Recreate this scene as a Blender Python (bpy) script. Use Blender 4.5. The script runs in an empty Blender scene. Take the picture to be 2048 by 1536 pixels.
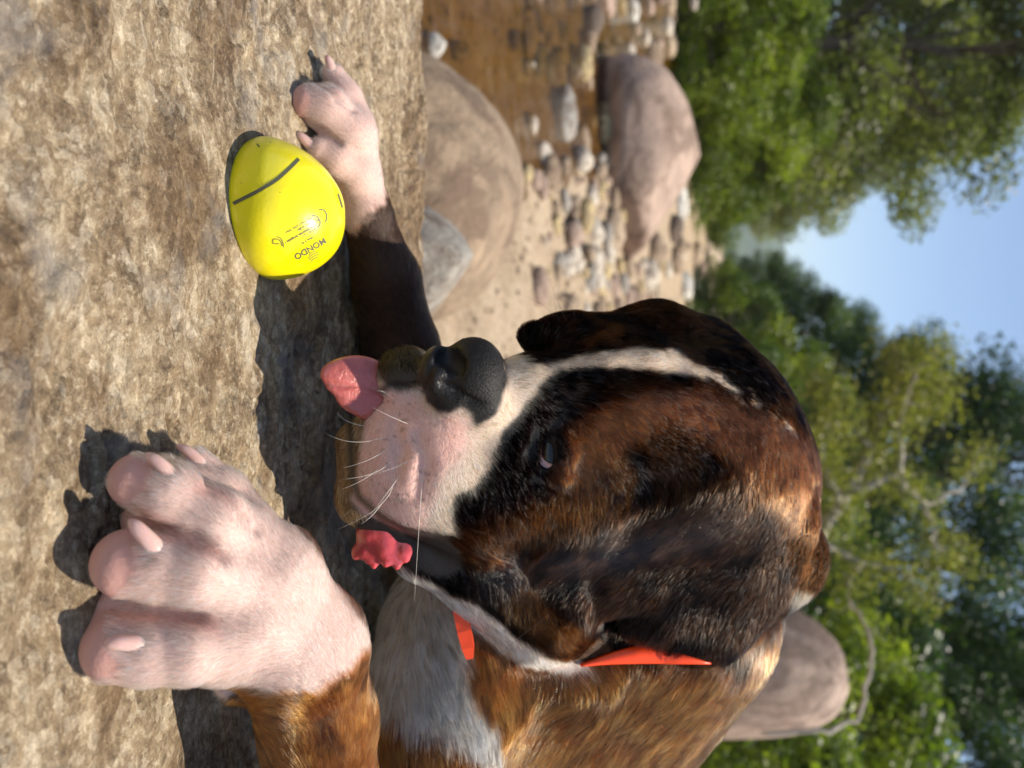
import bpy, bmesh, math, random
import numpy as np
from mathutils import Vector, Matrix
from mathutils.bvhtree import BVHTree

random.seed(7)
rng = np.random.default_rng(7)
scene = bpy.context.scene
COL = scene.collection

# ------------------------------------------------------------------ camera
# a phone held sideways: the camera is rolled a quarter turn, so that the
# world's "up" points to the right of the picture
PITCH = math.radians(16.0)
FOC = 2048 * 26.0 / 36.0                       # focal length in photo pixels
CAM = np.array([0.0, 0.0, 0.20])
RV = np.array([1.0, 0.0, 0.0])
FV = np.array([0.0, math.cos(PITCH), -math.sin(PITCH)])
UV_ = np.array([0.0, math.sin(PITCH), math.cos(PITCH)])
cam_data = bpy.data.cameras.new('camera')
cam = bpy.data.objects.new('camera', cam_data)
COL.objects.link(cam)
cam_data.sensor_width = 36.0
cam_data.lens = 26.0
cam_data.clip_start = 0.01
cam_data.clip_end = 6000.0
cam_data.dof.use_dof = True
cam_data.dof.focus_distance = 0.305
cam_data.dof.aperture_fstop = 8.5
M = Matrix(((UV_[0], -RV[0], -FV[0], CAM[0]),
            (UV_[1], -RV[1], -FV[1], CAM[1]),
            (UV_[2], -RV[2], -FV[2], CAM[2]),
            (0, 0, 0, 1)))
cam.matrix_world = M
scene.camera = cam

# ------------------------------------------------------------------ light
SUN_EL = math.radians(69.0)
SUN_AZ = math.radians(16.0)                    # from +X (right) towards +Y (away)
SUN_DIR = Vector((math.cos(SUN_EL) * math.cos(SUN_AZ), math.cos(SUN_EL) * math.sin(SUN_AZ), math.sin(SUN_EL)))
world = bpy.data.worlds.new('World')
scene.world = world
world.use_nodes = True
wn = world.node_tree.nodes
wl = world.node_tree.links
wn.clear()
sky = wn.new('ShaderNodeTexSky')
sky.sky_type = 'NISHITA'
sky.sun_disc = False
sky.sun_elevation = SUN_EL
sky.sun_rotation = math.atan2(SUN_DIR.x, SUN_DIR.y)
sky.altitude = 300.0
sky.air_density = 1.0
sky.dust_density = 0.6
sky.ozone_density = 1.6
bg = wn.new('ShaderNodeBackground')
bg.inputs['Strength'].default_value = 0.11
wo = wn.new('ShaderNodeOutputWorld')
wl.new(sky.outputs[0], bg.inputs[0])
wl.new(bg.outputs[0], wo.inputs[0])

sun_data = bpy.data.lights.new('sun', 'SUN')
sun_data.energy = 5.0
sun_data.angle = math.radians(0.53)
sun_data.color = (1.0, 0.92, 0.80)
sun = bpy.data.objects.new('sun', sun_data)
sun.rotation_euler = SUN_DIR.to_track_quat('Z', 'Y').to_euler()
COL.objects.link(sun)

scene.view_settings.view_transform = 'Standard'
scene.view_settings.look = 'None'
scene.view_settings.exposure = 0.64
scene.view_settings.gamma = 1.0
scene.view_settings.use_curve_mapping = False
scene.render.engine = 'CYCLES'
scene.cycles.use_denoising = True
try:
    scene.cycles.denoiser = 'OPENIMAGEDENOISE'
except Exception:
    pass
scene.cycles.max_bounces = 8
scene.cycles.diffuse_bounces = 3
scene.cycles.glossy_bounces = 3
scene.cycles.transmission_bounces = 6
scene.cycles.transparent_max_bounces = 8
scene.cycles.sample_clamp_indirect = 1.6
scene.cycles.blur_glossy = 0.6


# ------------------------------------------------------------------ helpers
def P(px, py, d):
    """world point at depth d (metres along the lens axis) seen at photo pixel px, py"""
    return CAM + d * (FV + RV * ((py - 768.0) / FOC) + UV_ * ((px - 1024.0) / FOC))


def ground_depth(px, z=0.0):
    u = (px - 1024.0) / FOC
    return (CAM[2] - z) / (math.sin(PITCH) - u * math.cos(PITCH))


def to_photo(co):
    """photo pixel and depth of world points (n,3)"""
    q = np.asarray(co) - CAM
    d = q @ FV
    return 1024.0 + FOC * (q @ UV_) / d, 768.0 + FOC * (q @ RV) / d, d


def link(o, parent=None):
    COL.objects.link(o)
    if parent is not None:
        o.parent = parent
    return o


def tag(o, label=None, cat=None, group=None, kind=None):
    if label: o['label'] = label
    if cat: o['category'] = cat
    if group: o['group'] = group
    if kind: o['kind'] = kind
    return o


def empty(name, loc=(0, 0, 0)):
    o = bpy.data.objects.new(name, None)
    o.empty_display_size = 0.05
    o.location = loc
    return link(o)


def mesh_obj(name, verts, faces, mat, parent=None, smooth=True):
    me = bpy.data.meshes.new(name)
    verts = np.asarray(verts, dtype=np.float32)
    if isinstance(faces, np.ndarray):
        n, k = faces.shape
        me.vertices.add(len(verts))
        me.vertices.foreach_set('co', verts.ravel())
        me.loops.add(n * k)
        me.loops.foreach_set('vertex_index', faces.astype(np.int32).ravel())
        me.polygons.add(n)
        me.polygons.foreach_set('loop_start', np.arange(0, n * k, k, dtype=np.int32))
        me.update(calc_edges=True)
    else:
        me.from_pydata(verts.tolist(), [], faces)
    if smooth:
        me.polygons.foreach_set('use_smooth', np.ones(len(me.polygons), dtype=bool))
    me.update()
    if mat is not None:
        me.materials.append(mat)
    o = bpy.data.objects.new(name, me)
    return link(o, parent)


def set_color(me, name, rgb):
    a = me.color_attributes.new(name, 'FLOAT_COLOR', 'POINT')
    c = np.ones((len(rgb), 4), dtype=np.float32)
    c[:, :3] = rgb
    a.data.foreach_set('color', c.ravel())


def new_mat(name):
    m = bpy.data.materials.new(name)
    m.use_nodes = True
    return m, m.node_tree.nodes, m.node_tree.links, m.node_tree.nodes['Principled BSDF']


def simple_mat(name, col, rough=0.5, spec=0.5, sss=0.0, coat=0.0, noise=0.0, nscale=60.0, bump=0.0, bscale=200.0):
    m, n, l, b = new_mat(name)
    b.inputs['Base Color'].default_value = (*col, 1)
    b.inputs['Roughness'].default_value = rough
    b.inputs['Specular IOR Level'].default_value = spec
    b.inputs['Coat Weight'].default_value = coat
    if sss > 0:
        b.inputs['Subsurface Weight'].default_value = 1.0
        b.inputs['Subsurface Radius'].default_value = (sss, sss * 0.45, sss * 0.3)
        b.inputs['Subsurface Scale'].default_value = 1.0
    tc = n.new('ShaderNodeTexCoord')
    if noise > 0:
        t = n.new('ShaderNodeTexNoise'); t.inputs['Scale'].default_value = nscale; t.inputs['Detail'].default_value = 6
        l.new(tc.outputs['Object'], t.inputs['Vector'])
        r = n.new('ShaderNodeValToRGB')
        r.color_ramp.elements[0].position = 0.3; r.color_ramp.elements[1].position = 0.7
        r.color_ramp.elements[0].color = (*[c * (1 - noise) for c in col], 1)
        r.color_ramp.elements[1].color = (*[min(1, c * (1 + noise)) for c in col], 1)
        l.new(t.outputs[0], r.inputs[0]); l.new(r.outputs[0], b.inputs['Base Color'])
    if bump > 0:
        t2 = n.new('ShaderNodeTexNoise'); t2.inputs['Scale'].default_value = bscale; t2.inputs['Detail'].default_value = 8
        l.new(tc.outputs['Object'], t2.inputs['Vector'])
        bp = n.new('ShaderNodeBump'); bp.inputs['Strength'].default_value = bump; bp.inputs['Distance'].default_value = 0.002
        l.new(t2.outputs[0], bp.inputs['Height']); l.new(bp.outputs[0], b.inputs['Normal'])
    return m


def smoothstep(a, b, x):
    t = np.clip((x - a) / (b - a), 0, 1)
    return t * t * (3 - 2 * t)


# value noise on points (vectorised), used for relief, coats and crowns
_perm = rng.random((64, 64, 64)).astype(np.float32)
def vnoise(p, scale):
    q = np.asarray(p, dtype=np.float64) * scale + 100.0
    i = np.floor(q).astype(np.int64)
    f = (q - i)
    f = f * f * (3 - 2 * f)
    i &= 63
    j = (i + 1) & 63
    x0, y0, z0 = i[..., 0], i[..., 1], i[..., 2]
    x1, y1, z1 = j[..., 0], j[..., 1], j[..., 2]
    fx, fy, fz = f[..., 0], f[..., 1], f[..., 2]
    c00 = _perm[x0, y0, z0] * (1 - fx) + _perm[x1, y0, z0] * fx
    c10 = _perm[x0, y1, z0] * (1 - fx) + _perm[x1, y1, z0] * fx
    c01 = _perm[x0, y0, z1] * (1 - fx) + _perm[x1, y0, z1] * fx
    c11 = _perm[x0, y1, z1] * (1 - fx) + _perm[x1, y1, z1] * fx
    return (c00 * (1 - fy) + c10 * fy) * (1 - fz) + (c01 * (1 - fy) + c11 * fy) * fz


def fbm(p, scale, octaves=4, gain=0.5):
    a, s, t = 1.0, 0.0, 0.0
    p = np.asarray(p, dtype=np.float64)
    for k in range(octaves):
        s = s + a * vnoise(p + 13.7 * k, scale)
        t += a
        a *= gain
        scale *= 2.03
    return s / t

# ================================================================== the setting
BED = -0.45                                    # level of the river bed below the rock's top


def node_noise(n, l, vec, scale, detail=5, rough=.55, dist=0.0):
    t = n.new('ShaderNodeTexNoise')
    t.inputs['Scale'].default_value = scale; t.inputs['Detail'].default_value = detail
    t.inputs['Roughness'].default_value = rough; t.inputs['Distortion'].default_value = dist
    l.new(vec, t.inputs['Vector'])
    return t.outputs[0]


def node_ramp(n, l, fac, stops):
    r = n.new('ShaderNodeValToRGB')
    e = r.color_ramp.elements
    while len(e) < len(stops): e.new(0.5)
    for k, (p, c) in enumerate(stops):
        e[k].position = p
        e[k].color = (*c, 1) if len(c) == 3 else c
    l.new(fac, r.inputs[0])
    return r.outputs[0]


def node_mix(n, l, fac, a, b, mode='MIX'):
    m = n.new('ShaderNodeMix'); m.data_type = 'RGBA'; m.blend_type = mode
    for sock, v in ((m.inputs[0], fac), (m.inputs[6], a), (m.inputs[7], b)):
        if isinstance(v, (int, float)): sock.default_value = v
        elif isinstance(v, tuple): sock.default_value = (*v, 1)
        else: l.new(v, sock)
    return m.outputs[2]


# ---- the rock the dog lies on: banded, grainy gneiss
m_rock, n, l, b = new_mat('gneiss')
tc = n.new('ShaderNodeTexCoord')
mp = n.new('ShaderNodeMapping'); mp.inputs['Scale'].default_value = (.62, 1.0, 1.0); mp.inputs['Rotation'].default_value = (0, 0, .06)
l.new(tc.outputs['Object'], mp.inputs['Vector'])
v = mp.outputs[0]
c1 = node_ramp(n, l, node_noise(n, l, v, 62, 10, .74, .5), [(.38, (.040, .022, .010)), (.46, (.220, .142, .070)), (.54, (.380, .272, .150)), (.62, (.760, .620, .420))])
mp3 = n.new('ShaderNodeMapping'); mp3.inputs['Scale'].default_value = (.8, 1.0, 1.0); l.new(tc.outputs['Object'], mp3.inputs['Vector'])


def grains(scale, stops, warp=.35):
    """irregular mineral grains, each with its own tone"""
    wn_ = n.new('ShaderNodeTexNoise'); wn_.inputs['Scale'].default_value = scale * .8; wn_.inputs['Detail'].default_value = 3
    l.new(tc.outputs['Object'], wn_.inputs['Vector'])
    wv = n.new('ShaderNodeVectorMath'); wv.operation = 'MULTIPLY_ADD'
    wv.inputs[1].default_value = (warp * 3 / scale,) * 3; l.new(wn_.outputs['Color'], wv.inputs[0]); l.new(mp3.outputs[0], wv.inputs[2])
    vr = n.new('ShaderNodeTexVoronoi'); vr.inputs['Scale'].default_value = scale; l.new(wv.outputs[0], vr.inputs['Vector'])
    sp = n.new('ShaderNodeSeparateColor'); l.new(vr.outputs['Color'], sp.inputs[0])
    return node_ramp(n, l, sp.outputs[0], stops), sp.outputs[0]


ga, fa = grains(290, [(0, (.050, .030, .015)), (.15, (.17, .115, .062)), (.42, (.36, .262, .150)), (.75, (.54, .420, .265)), (.90, (.92, .80, .60))])
gb, fb = grains(760, [(0, (.035, .022, .012)), (.18, (.20, .135, .075)), (.6, (.38, .280, .165)), (.86, (.54, .430, .28)), (.95, (.95, .84, .64))])
gn_ = node_ramp(n, l, node_noise(n, l, mp3.outputs[0], 330, 7, .80), [(.41, (.022, .014, .008)), (.46, (.22, .15, .082)), (.55, (.38, .28, .165)), (.60, (.95, .82, .60))])
grain = node_mix(n, l, .50, gn_, node_mix(n, l, .32, ga, gb))
c2 = node_mix(n, l, .62, c1, grain)
patch = node_ramp(n, l, node_noise(n, l, v, 13, 6, .6, .8), [(.50, (0, 0, 0)), (.58, (1, 1, 1))])
c3 = node_mix(n, l, patch, c2, node_mix(n, l, .80, c2, (.42, .33, .24), 'MULTIPLY'))
grey = node_ramp(n, l, node_noise(n, l, v, 22, 6, .62, .3), [(.54, (0, 0, 0)), (.66, (1, 1, 1))])
c4 = node_mix(n, l, grey, c3, node_mix(n, l, .5, c3, (.30, .29, .275)))
mp2 = n.new('ShaderNodeMapping'); mp2.inputs['Scale'].default_value = (.30, 1.2, 1.0); l.new(tc.outputs['Object'], mp2.inputs['Vector'])
vein = node_ramp(n, l, node_noise(n, l, mp2.outputs[0], 95, 5, .6, .6), [(.63, (0, 0, 0)), (.72, (1, 1, 1))])
c5 = node_mix(n, l, vein, c4, node_mix(n, l, .65, c4, (.66, .56, .41)))
l.new(c5, b.inputs['Base Color'])
rr = node_ramp(n, l, node_noise(n, l, tc.outputs['Object'], 900, 3, .6), [(.36, (.28, .28, .28)), (.46, (.72, .72, .72))])
l.new(rr, b.inputs['Roughness'])
b.inputs['Specular IOR Level'].default_value = .45
bp = n.new('ShaderNodeBump'); bp.inputs['Strength'].default_value = 1.0; bp.inputs['Distance'].default_value = .0026
hm = n.new('ShaderNodeMath'); hm.operation = 'MULTIPLY_ADD'; hm.inputs[1].default_value = .6; l.new(fa, hm.inputs[0]); l.new(node_noise(n, l, v, 420, 9, .72), hm.inputs[2])
l.new(hm.outputs[0], bp.inputs['Height'])
bp2 = n.new('ShaderNodeBump'); bp2.inputs['Strength'].default_value = .9; bp2.inputs['Distance'].default_value = .004
l.new(node_noise(n, l, v, 110, 6, .62), bp2.inputs['Height']); l.new(bp2.outputs[0], bp.inputs['Normal'])
l.new(bp.outputs[0], b.inputs['Normal'])

xs = np.concatenate([np.linspace(-1.3, -.34, 60, endpoint=False), np.linspace(-.34, .38, 520, endpoint=False), np.linspace(.38, 1.4, 60)])
ys = np.concatenate([np.linspace(-.8, .10, 40, endpoint=False), np.linspace(.10, .50, 330, endpoint=False), np.linspace(.50, .60, 24)])
gx, gy = np.meshgrid(xs, ys, indexing='ij')
pp = np.stack([gx * .45, gy, gx * 0], -1)
z = (fbm(pp, 16, 3) - .5) * .014 + (fbm(pp + 4, 60, 4) - .5) * .0105 + (fbm(pp * 1.0 + 8, 240, 3) - .5) * .0034
pit = fbm(np.stack([gx, gy, gx * 0 + 3], -1), 95, 3)
z -= smoothstep(.64, .80, pit) * .0018
terr = fbm(np.stack([gx * .35, gy, gx * 0 + 7], -1), 26, 3)
z += (np.floor(terr * 9) / 9 - terr) * .020                        # small ledges along the banding
z -= .0015
# keep the rock flat where paws and ball touch it
for (sx, sy, sr) in ((.105, .215, .045), (-.077, .29, .06), (-.14, .36, .045), (-.10, .34, .03)):
    wgt = np.exp(-(((gx - sx) ** 2 + (gy - sy) ** 2) / (sr * sr)) ** 2)
    z = z * (1 - .85 * wgt)
edge = .478 + (fbm(np.stack([gx * .6, gx * 0, gx * 0], -1), 14, 4) - .5) * .022
z -= np.clip(gy - edge, 0, 1) ** 1.15 * 9.0
gy2 = np.where(gy > edge, edge + (gy - edge) * .55, gy)
z -= np.clip(.02 - gy, 0, 1) ** 2 * .4 + np.clip(np.abs(gx) - .8, 0, 2) ** 2 * 1.2
z = np.maximum(z, BED - .06)
ni, nj = gx.shape
idx = np.arange(ni * nj).reshape(ni, nj)
qd = np.stack([idx[:-1, :-1], idx[1:, :-1], idx[1:, 1:], idx[:-1, 1:]], -1).reshape(-1, 4)
rock = mesh_obj('rock_ledge', np.stack([gx, gy2, z], -1).reshape(-1, 3), qd, m_rock)
tag(rock, 'flat grainy brown rock ledge that the dog lies on', 'rock', kind='structure')
rock_z = z

# ---- valley floor and wooded slopes: one sheet out to the horizon
def hill_h(x, y):
    mid = -.19 * y
    half = 3.2 + .10 * np.clip(y, 0, 60)
    s = np.clip(np.abs(x - mid) - half, 0, 400)
    left = x < mid
    start = np.clip((y - np.where(left, 8, 2)) / 10, 0, 1)
    return start * np.minimum(s * np.where(left, .42, .48), 26) * np.where(y > 0, 1, .5)


def bed_h(x, y):
    p_ = np.stack([x, y, x * 0], -1)
    h = BED + (fbm(p_, 2.2, 3) - .5) * .09 + (fbm(p_ + 3, 9, 3) - .5) * .03
    # the stream runs along the left, a sandy bar on the right of it
    st = -.34 * y + .25
    dep = smoothstep(.35, -.55, x - st) * smoothstep(1.0, 2.0, y)
    h = h - .12 * dep + .05 * smoothstep(0, 2.0, x - st)
    return h + hill_h(x, y)


ax = np.concatenate([-np.geomspace(900, 4.2, 60), np.linspace(-4, 4, 170), np.geomspace(4.2, 900, 60)])
ay = np.concatenate([np.linspace(-30, .2, 16), np.linspace(.45, 8, 170), np.geomspace(8.2, 1500, 90)])
gx, gy = np.meshgrid(ax, ay, indexing='ij')
zz = bed_h(gx, gy)
ni, nj = gx.shape
idx = np.arange(ni * nj).reshape(ni, nj)
qd = np.stack([idx[:-1, :-1], idx[1:, :-1], idx[1:, 1:], idx[:-1, 1:]], -1).reshape(-1, 4)
m_bed, n, l, b = new_mat('river_bed')
tc = n.new('ShaderNodeTexCoord'); v = tc.outputs['Object']
sand = node_ramp(n, l, node_noise(n, l, v, 5, 8, .62), [(.32, (.240, .160, .090)), (.5, (.370, .270, .165)), (.68, (.480, .370, .250))])
gr = node_ramp(n, l, node_noise(n, l, v, 60, 5, .7), [(.36, (.12, .085, .05)), (.5, (.36, .27, .175)), (.66, (.54, .46, .36))])
sc_ = node_mix(n, l, .45, sand, gr)
geo = n.new('ShaderNodeNewGeometry'); sx = n.new('ShaderNodeSeparateXYZ'); l.new(geo.outputs['Position'], sx.inputs[0])
hz = n.new('ShaderNodeMapRange'); hz.inputs['From Min'].default_value = BED + .16; hz.inputs['From Max'].default_value = BED + .8
l.new(sx.outputs[2], hz.inputs['Value'])
wood = node_ramp(n, l, node_noise(n, l, v, 1.6, 8, .7), [(.34, (.018, .026, .009)), (.52, (.045, .065, .018)), (.66, (.085, .115, .030))])
l.new(node_mix(n, l, hz.outputs[0], sc_, wood), b.inputs['Base Color'])
b.inputs['Roughness'].default_value = .85
bp = n.new('ShaderNodeBump'); bp.inputs['Distance'].default_value = .02; bp.inputs['Strength'].default_value = .7
l.new(node_noise(n, l, v, 45, 6, .7), bp.inputs['Height']); l.new(bp.outputs[0], b.inputs['Normal'])
bed = mesh_obj('river_bank', np.stack([gx, gy, zz], -1).reshape(-1, 3), qd, m_bed)
tag(bed, 'sandy stony river bank running back between wooded slopes', 'river bank', kind='structure')

# ---- the stream
wx = np.linspace(-9.5, 2.2, 120); wy = np.concatenate([np.linspace(.8, 8, 90), np.linspace(8.3, 24, 40)])
gx, gy = np.meshgrid(wx, wy, indexing='ij')
p3 = np.stack([gx, gy, gx * 0], -1)
wz = BED - .055 + (fbm(p3, 6, 3) - .5) * .006
ni, nj = gx.shape
idx = np.arange(ni * nj).reshape(ni, nj)
qd = np.stack([idx[:-1, :-1], idx[1:, :-1], idx[1:, 1:], idx[:-1, 1:]], -1).reshape(-1, 4)
m_water = bpy.data.materials.new('stream_water'); m_water.use_nodes = True
n, l = m_water.node_tree.nodes, m_water.node_tree.links
n.clear()
out = n.new('ShaderNodeOutputMaterial'); tr = n.new('ShaderNodeBsdfTransparent'); gl = n.new('ShaderNodeBsdfGlossy'); mx = n.new('ShaderNodeMixShader'); fr = n.new('ShaderNodeFresnel')
tr.inputs[0].default_value = (.52, .41, .19, 1); gl.inputs['Roughness'].default_value = .025
fr.inputs['IOR'].default_value = 1.33
tc = n.new('ShaderNodeTexCoord'); bp = n.new('ShaderNodeBump'); bp.inputs['Strength'].default_value = .8; bp.inputs['Distance'].default_value = .02
l.new(node_noise(n, l, tc.outputs['Object'], 14, 5, .6, .5), bp.inputs['Height'])
l.new(bp.outputs[0], gl.inputs['Normal']); l.new(bp.outputs[0], fr.inputs['Normal'])
l.new(fr.outputs[0], mx.inputs[0]); l.new(tr.outputs[0], mx.inputs[1]); l.new(gl.outputs[0], mx.inputs[2]); l.new(mx.outputs[0], out.inputs[0])
water = mesh_obj('river', np.stack([gx, gy, wz], -1).reshape(-1, 3), qd, m_water)
tag(water, 'shallow olive brown stream running over stones', 'river', kind='structure')

# ---- stones
def stone_mat(name, col, var=.35, bump=.5):
    m, n, l, b = new_mat(name)
    tc = n.new('ShaderNodeTexCoord'); oi = n.new('ShaderNodeObjectInfo')
    ad = n.new('ShaderNodeVectorMath'); ad.operation = 'ADD'
    l.new(tc.outputs['Object'], ad.inputs[0]); l.new(oi.outputs['Location'], ad.inputs[1])
    v = ad.outputs[0]
    dk = tuple(c * (1 - var) for c in col); lt = tuple(min(1, c * (1 + var)) for c in col)
    a = node_ramp(n, l, node_noise(n, l, v, 5, 7, .65, .4), [(.32, dk), (.5, col), (.68, lt)])
    g = node_ramp(n, l, node_noise(n, l, v, 50, 5, .7), [(.36, tuple(c * .55 for c in col)), (.55, col), (.7, lt)])
    c = node_mix(n, l, .35, a, g)
    cr = node_ramp(n, l, node_noise(n, l, v, 2.2, 5, .6, .8), [(.46, (0, 0, 0)), (.58, (1, 1, 1))])
    c = node_mix(n, l, cr, c, node_mix(n, l, .70, c, (.13, .080, .050)))
    cr2 = node_ramp(n, l, node_noise(n, l, v, 3.6, 6, .65, 1.2), [(.56, (0, 0, 0)), (.66, (1, 1, 1))])
    c = node_mix(n, l, cr2, c, node_mix(n, l, .55, c, lt))
    l.new(c, b.inputs['Base Color'])
    b.inputs['Roughness'].default_value = .78
    bp = n.new('ShaderNodeBump'); bp.inputs['Strength'].default_value = bump; bp.inputs['Distance'].default_value = .03
    l.new(node_noise(n, l, v, 16, 7, .65), bp.inputs['Height']); l.new(bp.outputs[0], b.inputs['Normal'])
    return m


SM = {'brown': stone_mat('brown_stone', (.27, .195, .125), .5), 'tan': stone_mat('tan_stone', (.40, .30, .20)), 'pink': stone_mat('pink_stone', (.38, .27, .205)), 'grey': stone_mat('grey_stone', (.33, .305, .26)),
      'pale': stone_mat('pale_stone', (.58, .51, .41), .2), 'dark': stone_mat('dark_stone', (.13, .10, .075)), 'ochre': stone_mat('ochre_stone', (.52, .40, .20)), 'white': stone_mat('white_stone', (.62, .60, .53), .2)}


def stone_data(name, seed, sub=3, rough=.16, facets=7):
    bm = bmesh.new()
    bmesh.ops.create_icosphere(bm, subdivisions=sub, radius=1.0)
    co = np.array([v.co[:] for v in bm.verts])
    f = fbm(co + seed * 7.1, .9, 4) - .5
    f2 = fbm(co + seed * 3.3, 2.6, 3) - .5
    co = co * (1 + rough * 2.2 * f + rough * .5 * f2)[:, None]
    rs = np.random.default_rng(seed * 13 + 5)
    for _ in range(facets):
        nv = rs.normal(size=3); nv /= np.linalg.norm(nv)
        ex = np.maximum(co @ nv - rs.uniform(.66, .88), 0)
        co = co - ex[:, None] * nv * .86
    for v, c in zip(bm.verts, co): v.co = c
    me = bpy.data.meshes.new(name)
    bm.to_mesh(me); bm.free()
    me.polygons.foreach_set('use_smooth', np.ones(len(me.polygons), dtype=bool))
    return me


def stone(name, mesh, mat, loc, size, rz=0.0, tilt=0.0, label=None, cat='stone', group=None):
    me = mesh.copy() if mat is not None and mesh.materials and mesh.materials[0] != mat else mesh
    if not me.materials: me.materials.append(mat)
    else: me.materials[0] = mat
    o = bpy.data.objects.new(name, me)
    o.location = loc; o.scale = size; o.rotation_euler = (tilt, tilt * .6, rz)
    link(o)
    return tag(o, label, cat, group)


big = [stone_data('boulder', k, 5, .13, 7 if k < 3 else 2) for k in range(4)]
p = P(925, 365, 1.42); stone('boulder', big[0].copy(), SM['brown'], (p[0], p[1], -.47), (.275, .30, .285), .35, .0, 'large smooth tan boulder just beyond the rock ledge', 'boulder')
p = P(850, 545, .96); stone('boulder', big[1].copy(), SM['grey'], (p[0], p[1], -.25), (.10, .12, .150), .9, .1, 'rough grey rock low beside the tan boulder behind the foreleg', 'boulder')
p = P(1320, 310, 4.9); stone('boulder', big[2].copy(), SM['pink'], (p[0], p[1], -.42), (.66, .55, .47), .2, .0, 'wide pinkish brown boulder in the stream bed near the far bank', 'boulder')
p = P(1575, 1325, 3.3); stone('boulder', big[3].copy(), SM['pink'], (p[0], p[1] + .1, -.05), (.33, .40, .82), .4, .06, 'tall rounded pinkish grey boulder behind the dog\'s neck', 'boulder')
p = P(1520, 1240, 3.0); stone('boulder', big[1].copy(), SM['grey'], (p[0], p[1], -.1), (.26, .3, .55), 1.2, .06, 'grey boulder half hidden between the dog\'s neck and the tall boulder', 'boulder')


def ground_at(px, py):
    """where the view ray through a photo pixel meets the river bed"""
    dr = P(px, py, 1.0) - CAM
    t = (BED - CAM[2]) / dr[2]
    q = CAM + dr * t
    for _ in range(8):
        h = float(bed_h(np.array([q[0]]), np.array([q[1]]))[0])
        t = (h - CAM[2]) / dr[2]
        q = CAM + dr * t
    return q, t


mid = [stone_data('stone', 20 + k, 3, .17) for k in range(6)]
named = [(1142, 120, 60, 44, 'ochre', 'yellow ochre pointed stone in the stream'), (1166, 40, 70, 34, 'dark', 'dark brown stone at the stream beside the ochre one'),
         (1104, 215, 100, 46, 'grey', 'long blue grey stone lying in front of the ochre one'), (1165, 235, 60, 24, 'ochre', 'flat tan stone just right of the grey one'),
         (846, 85, 44, 40, 'white', 'whitish stone at the far edge of the rock ledge'), (900, 98, 34, 36, 'pale', 'cream stone right beside the whitish stone'),
         (1018, 75, 34, 26, 'pink', 'pink stone in the shallow water'), (1044, 130, 30, 22, 'pale', 'pale stone beside the pink stone in the water'),
         (1066, 95, 26, 30, 'white', 'white stone standing at the water\'s edge'), (1118, 60, 40, 22, 'pale', 'long pale stone before the dark stone'),
         (1050, 245, 46, 22, 'pale', 'cream coloured stone on the wet sand'), (1078, 310, 52, 20, 'pale', 'flat pale stone on the sand bar'), (1120, 330, 40, 20, 'tan', 'tan flat stone on the sand bar'),
         (1338, 455, 50, 26, 'dark', 'dark grey rounded stone near the far end of the bar'), (1352, 400, 66, 24, 'white', 'light grey slab stone behind the wide boulder'), (1362, 570, 60, 22, 'white', 'light grey slab stone beyond the dark stone'),
         (1395, 120, 34, 18, 'pale', 'pale stone at the foot of the far trees'), (1378, 40, 30, 16, 'pale', 'pale round stone at the far water\'s edge')]
placed = []
for k, (px, py, wpx, hpx, mt, lab) in enumerate(named):
    q, t = ground_at(px, py)
    s = t / FOC
    stone('stone', mid[k % 6].copy(), SM[mt], (q[0], q[1] + wpx * s * .4, q[2] + hpx * s * .25), (wpx * s * .62, wpx * s * .5, hpx * s * .85), rng.uniform(-.5, .5), .08, lab)
    placed.append((px, py, wpx * .7))
rm = np.random.default_rng(31)
tones = ['pale', 'pink', 'tan', 'grey', 'ochre', 'brown', 'white']
for k in range(34):
    px, py = rm.uniform(1060, 1395), rm.uniform(-30, 345)
    if any((px - a) ** 2 + (py - b_) ** 2 < (c * .8) ** 2 for a, b_, c in placed) or (1235 < px and py > 110): continue
    q, t = ground_at(px, py)
    s = t / FOC; w = rm.uniform(24, 52); hh = rm.uniform(16, 30)
    mt = tones[rm.integers(len(tones))]
    o = stone('stone', mid[k % 6].copy(), SM[mt], (q[0], q[1], q[2] + hh * s * .3), (w * s * .62, w * s * .5, hh * s * .8), rm.uniform(0, 6.2), .1, 'rounded %s stone lying %s' % ({'pale': 'cream', 'pink': 'pinkish', 'tan': 'tan', 'grey': 'grey', 'ochre': 'ochre yellow', 'brown': 'brown', 'white': 'whitish'}[mt], 'in the nearer shallows of the stream' if px < 1180 else 'in the farther shallows of the stream' if px < 1300 else 'at the far edge of the stream'), 'stone', 'stones in the shallow stream')
    placed.append((px, py, w * .6))
small = [stone_data('pebble', 40 + k, 2, .2) for k in range(8)]
kinds = ['tan', 'pale', 'pink', 'grey', 'brown', 'ochre', 'tan', 'brown']
small_by = {k: [] for k in kinds}
for mt in set(kinds):
    for sd in small[:4]:
        c = sd.copy(); c.materials.append(SM[mt]); small_by[mt].append(c)
cnt = 0
tries = 0
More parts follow.
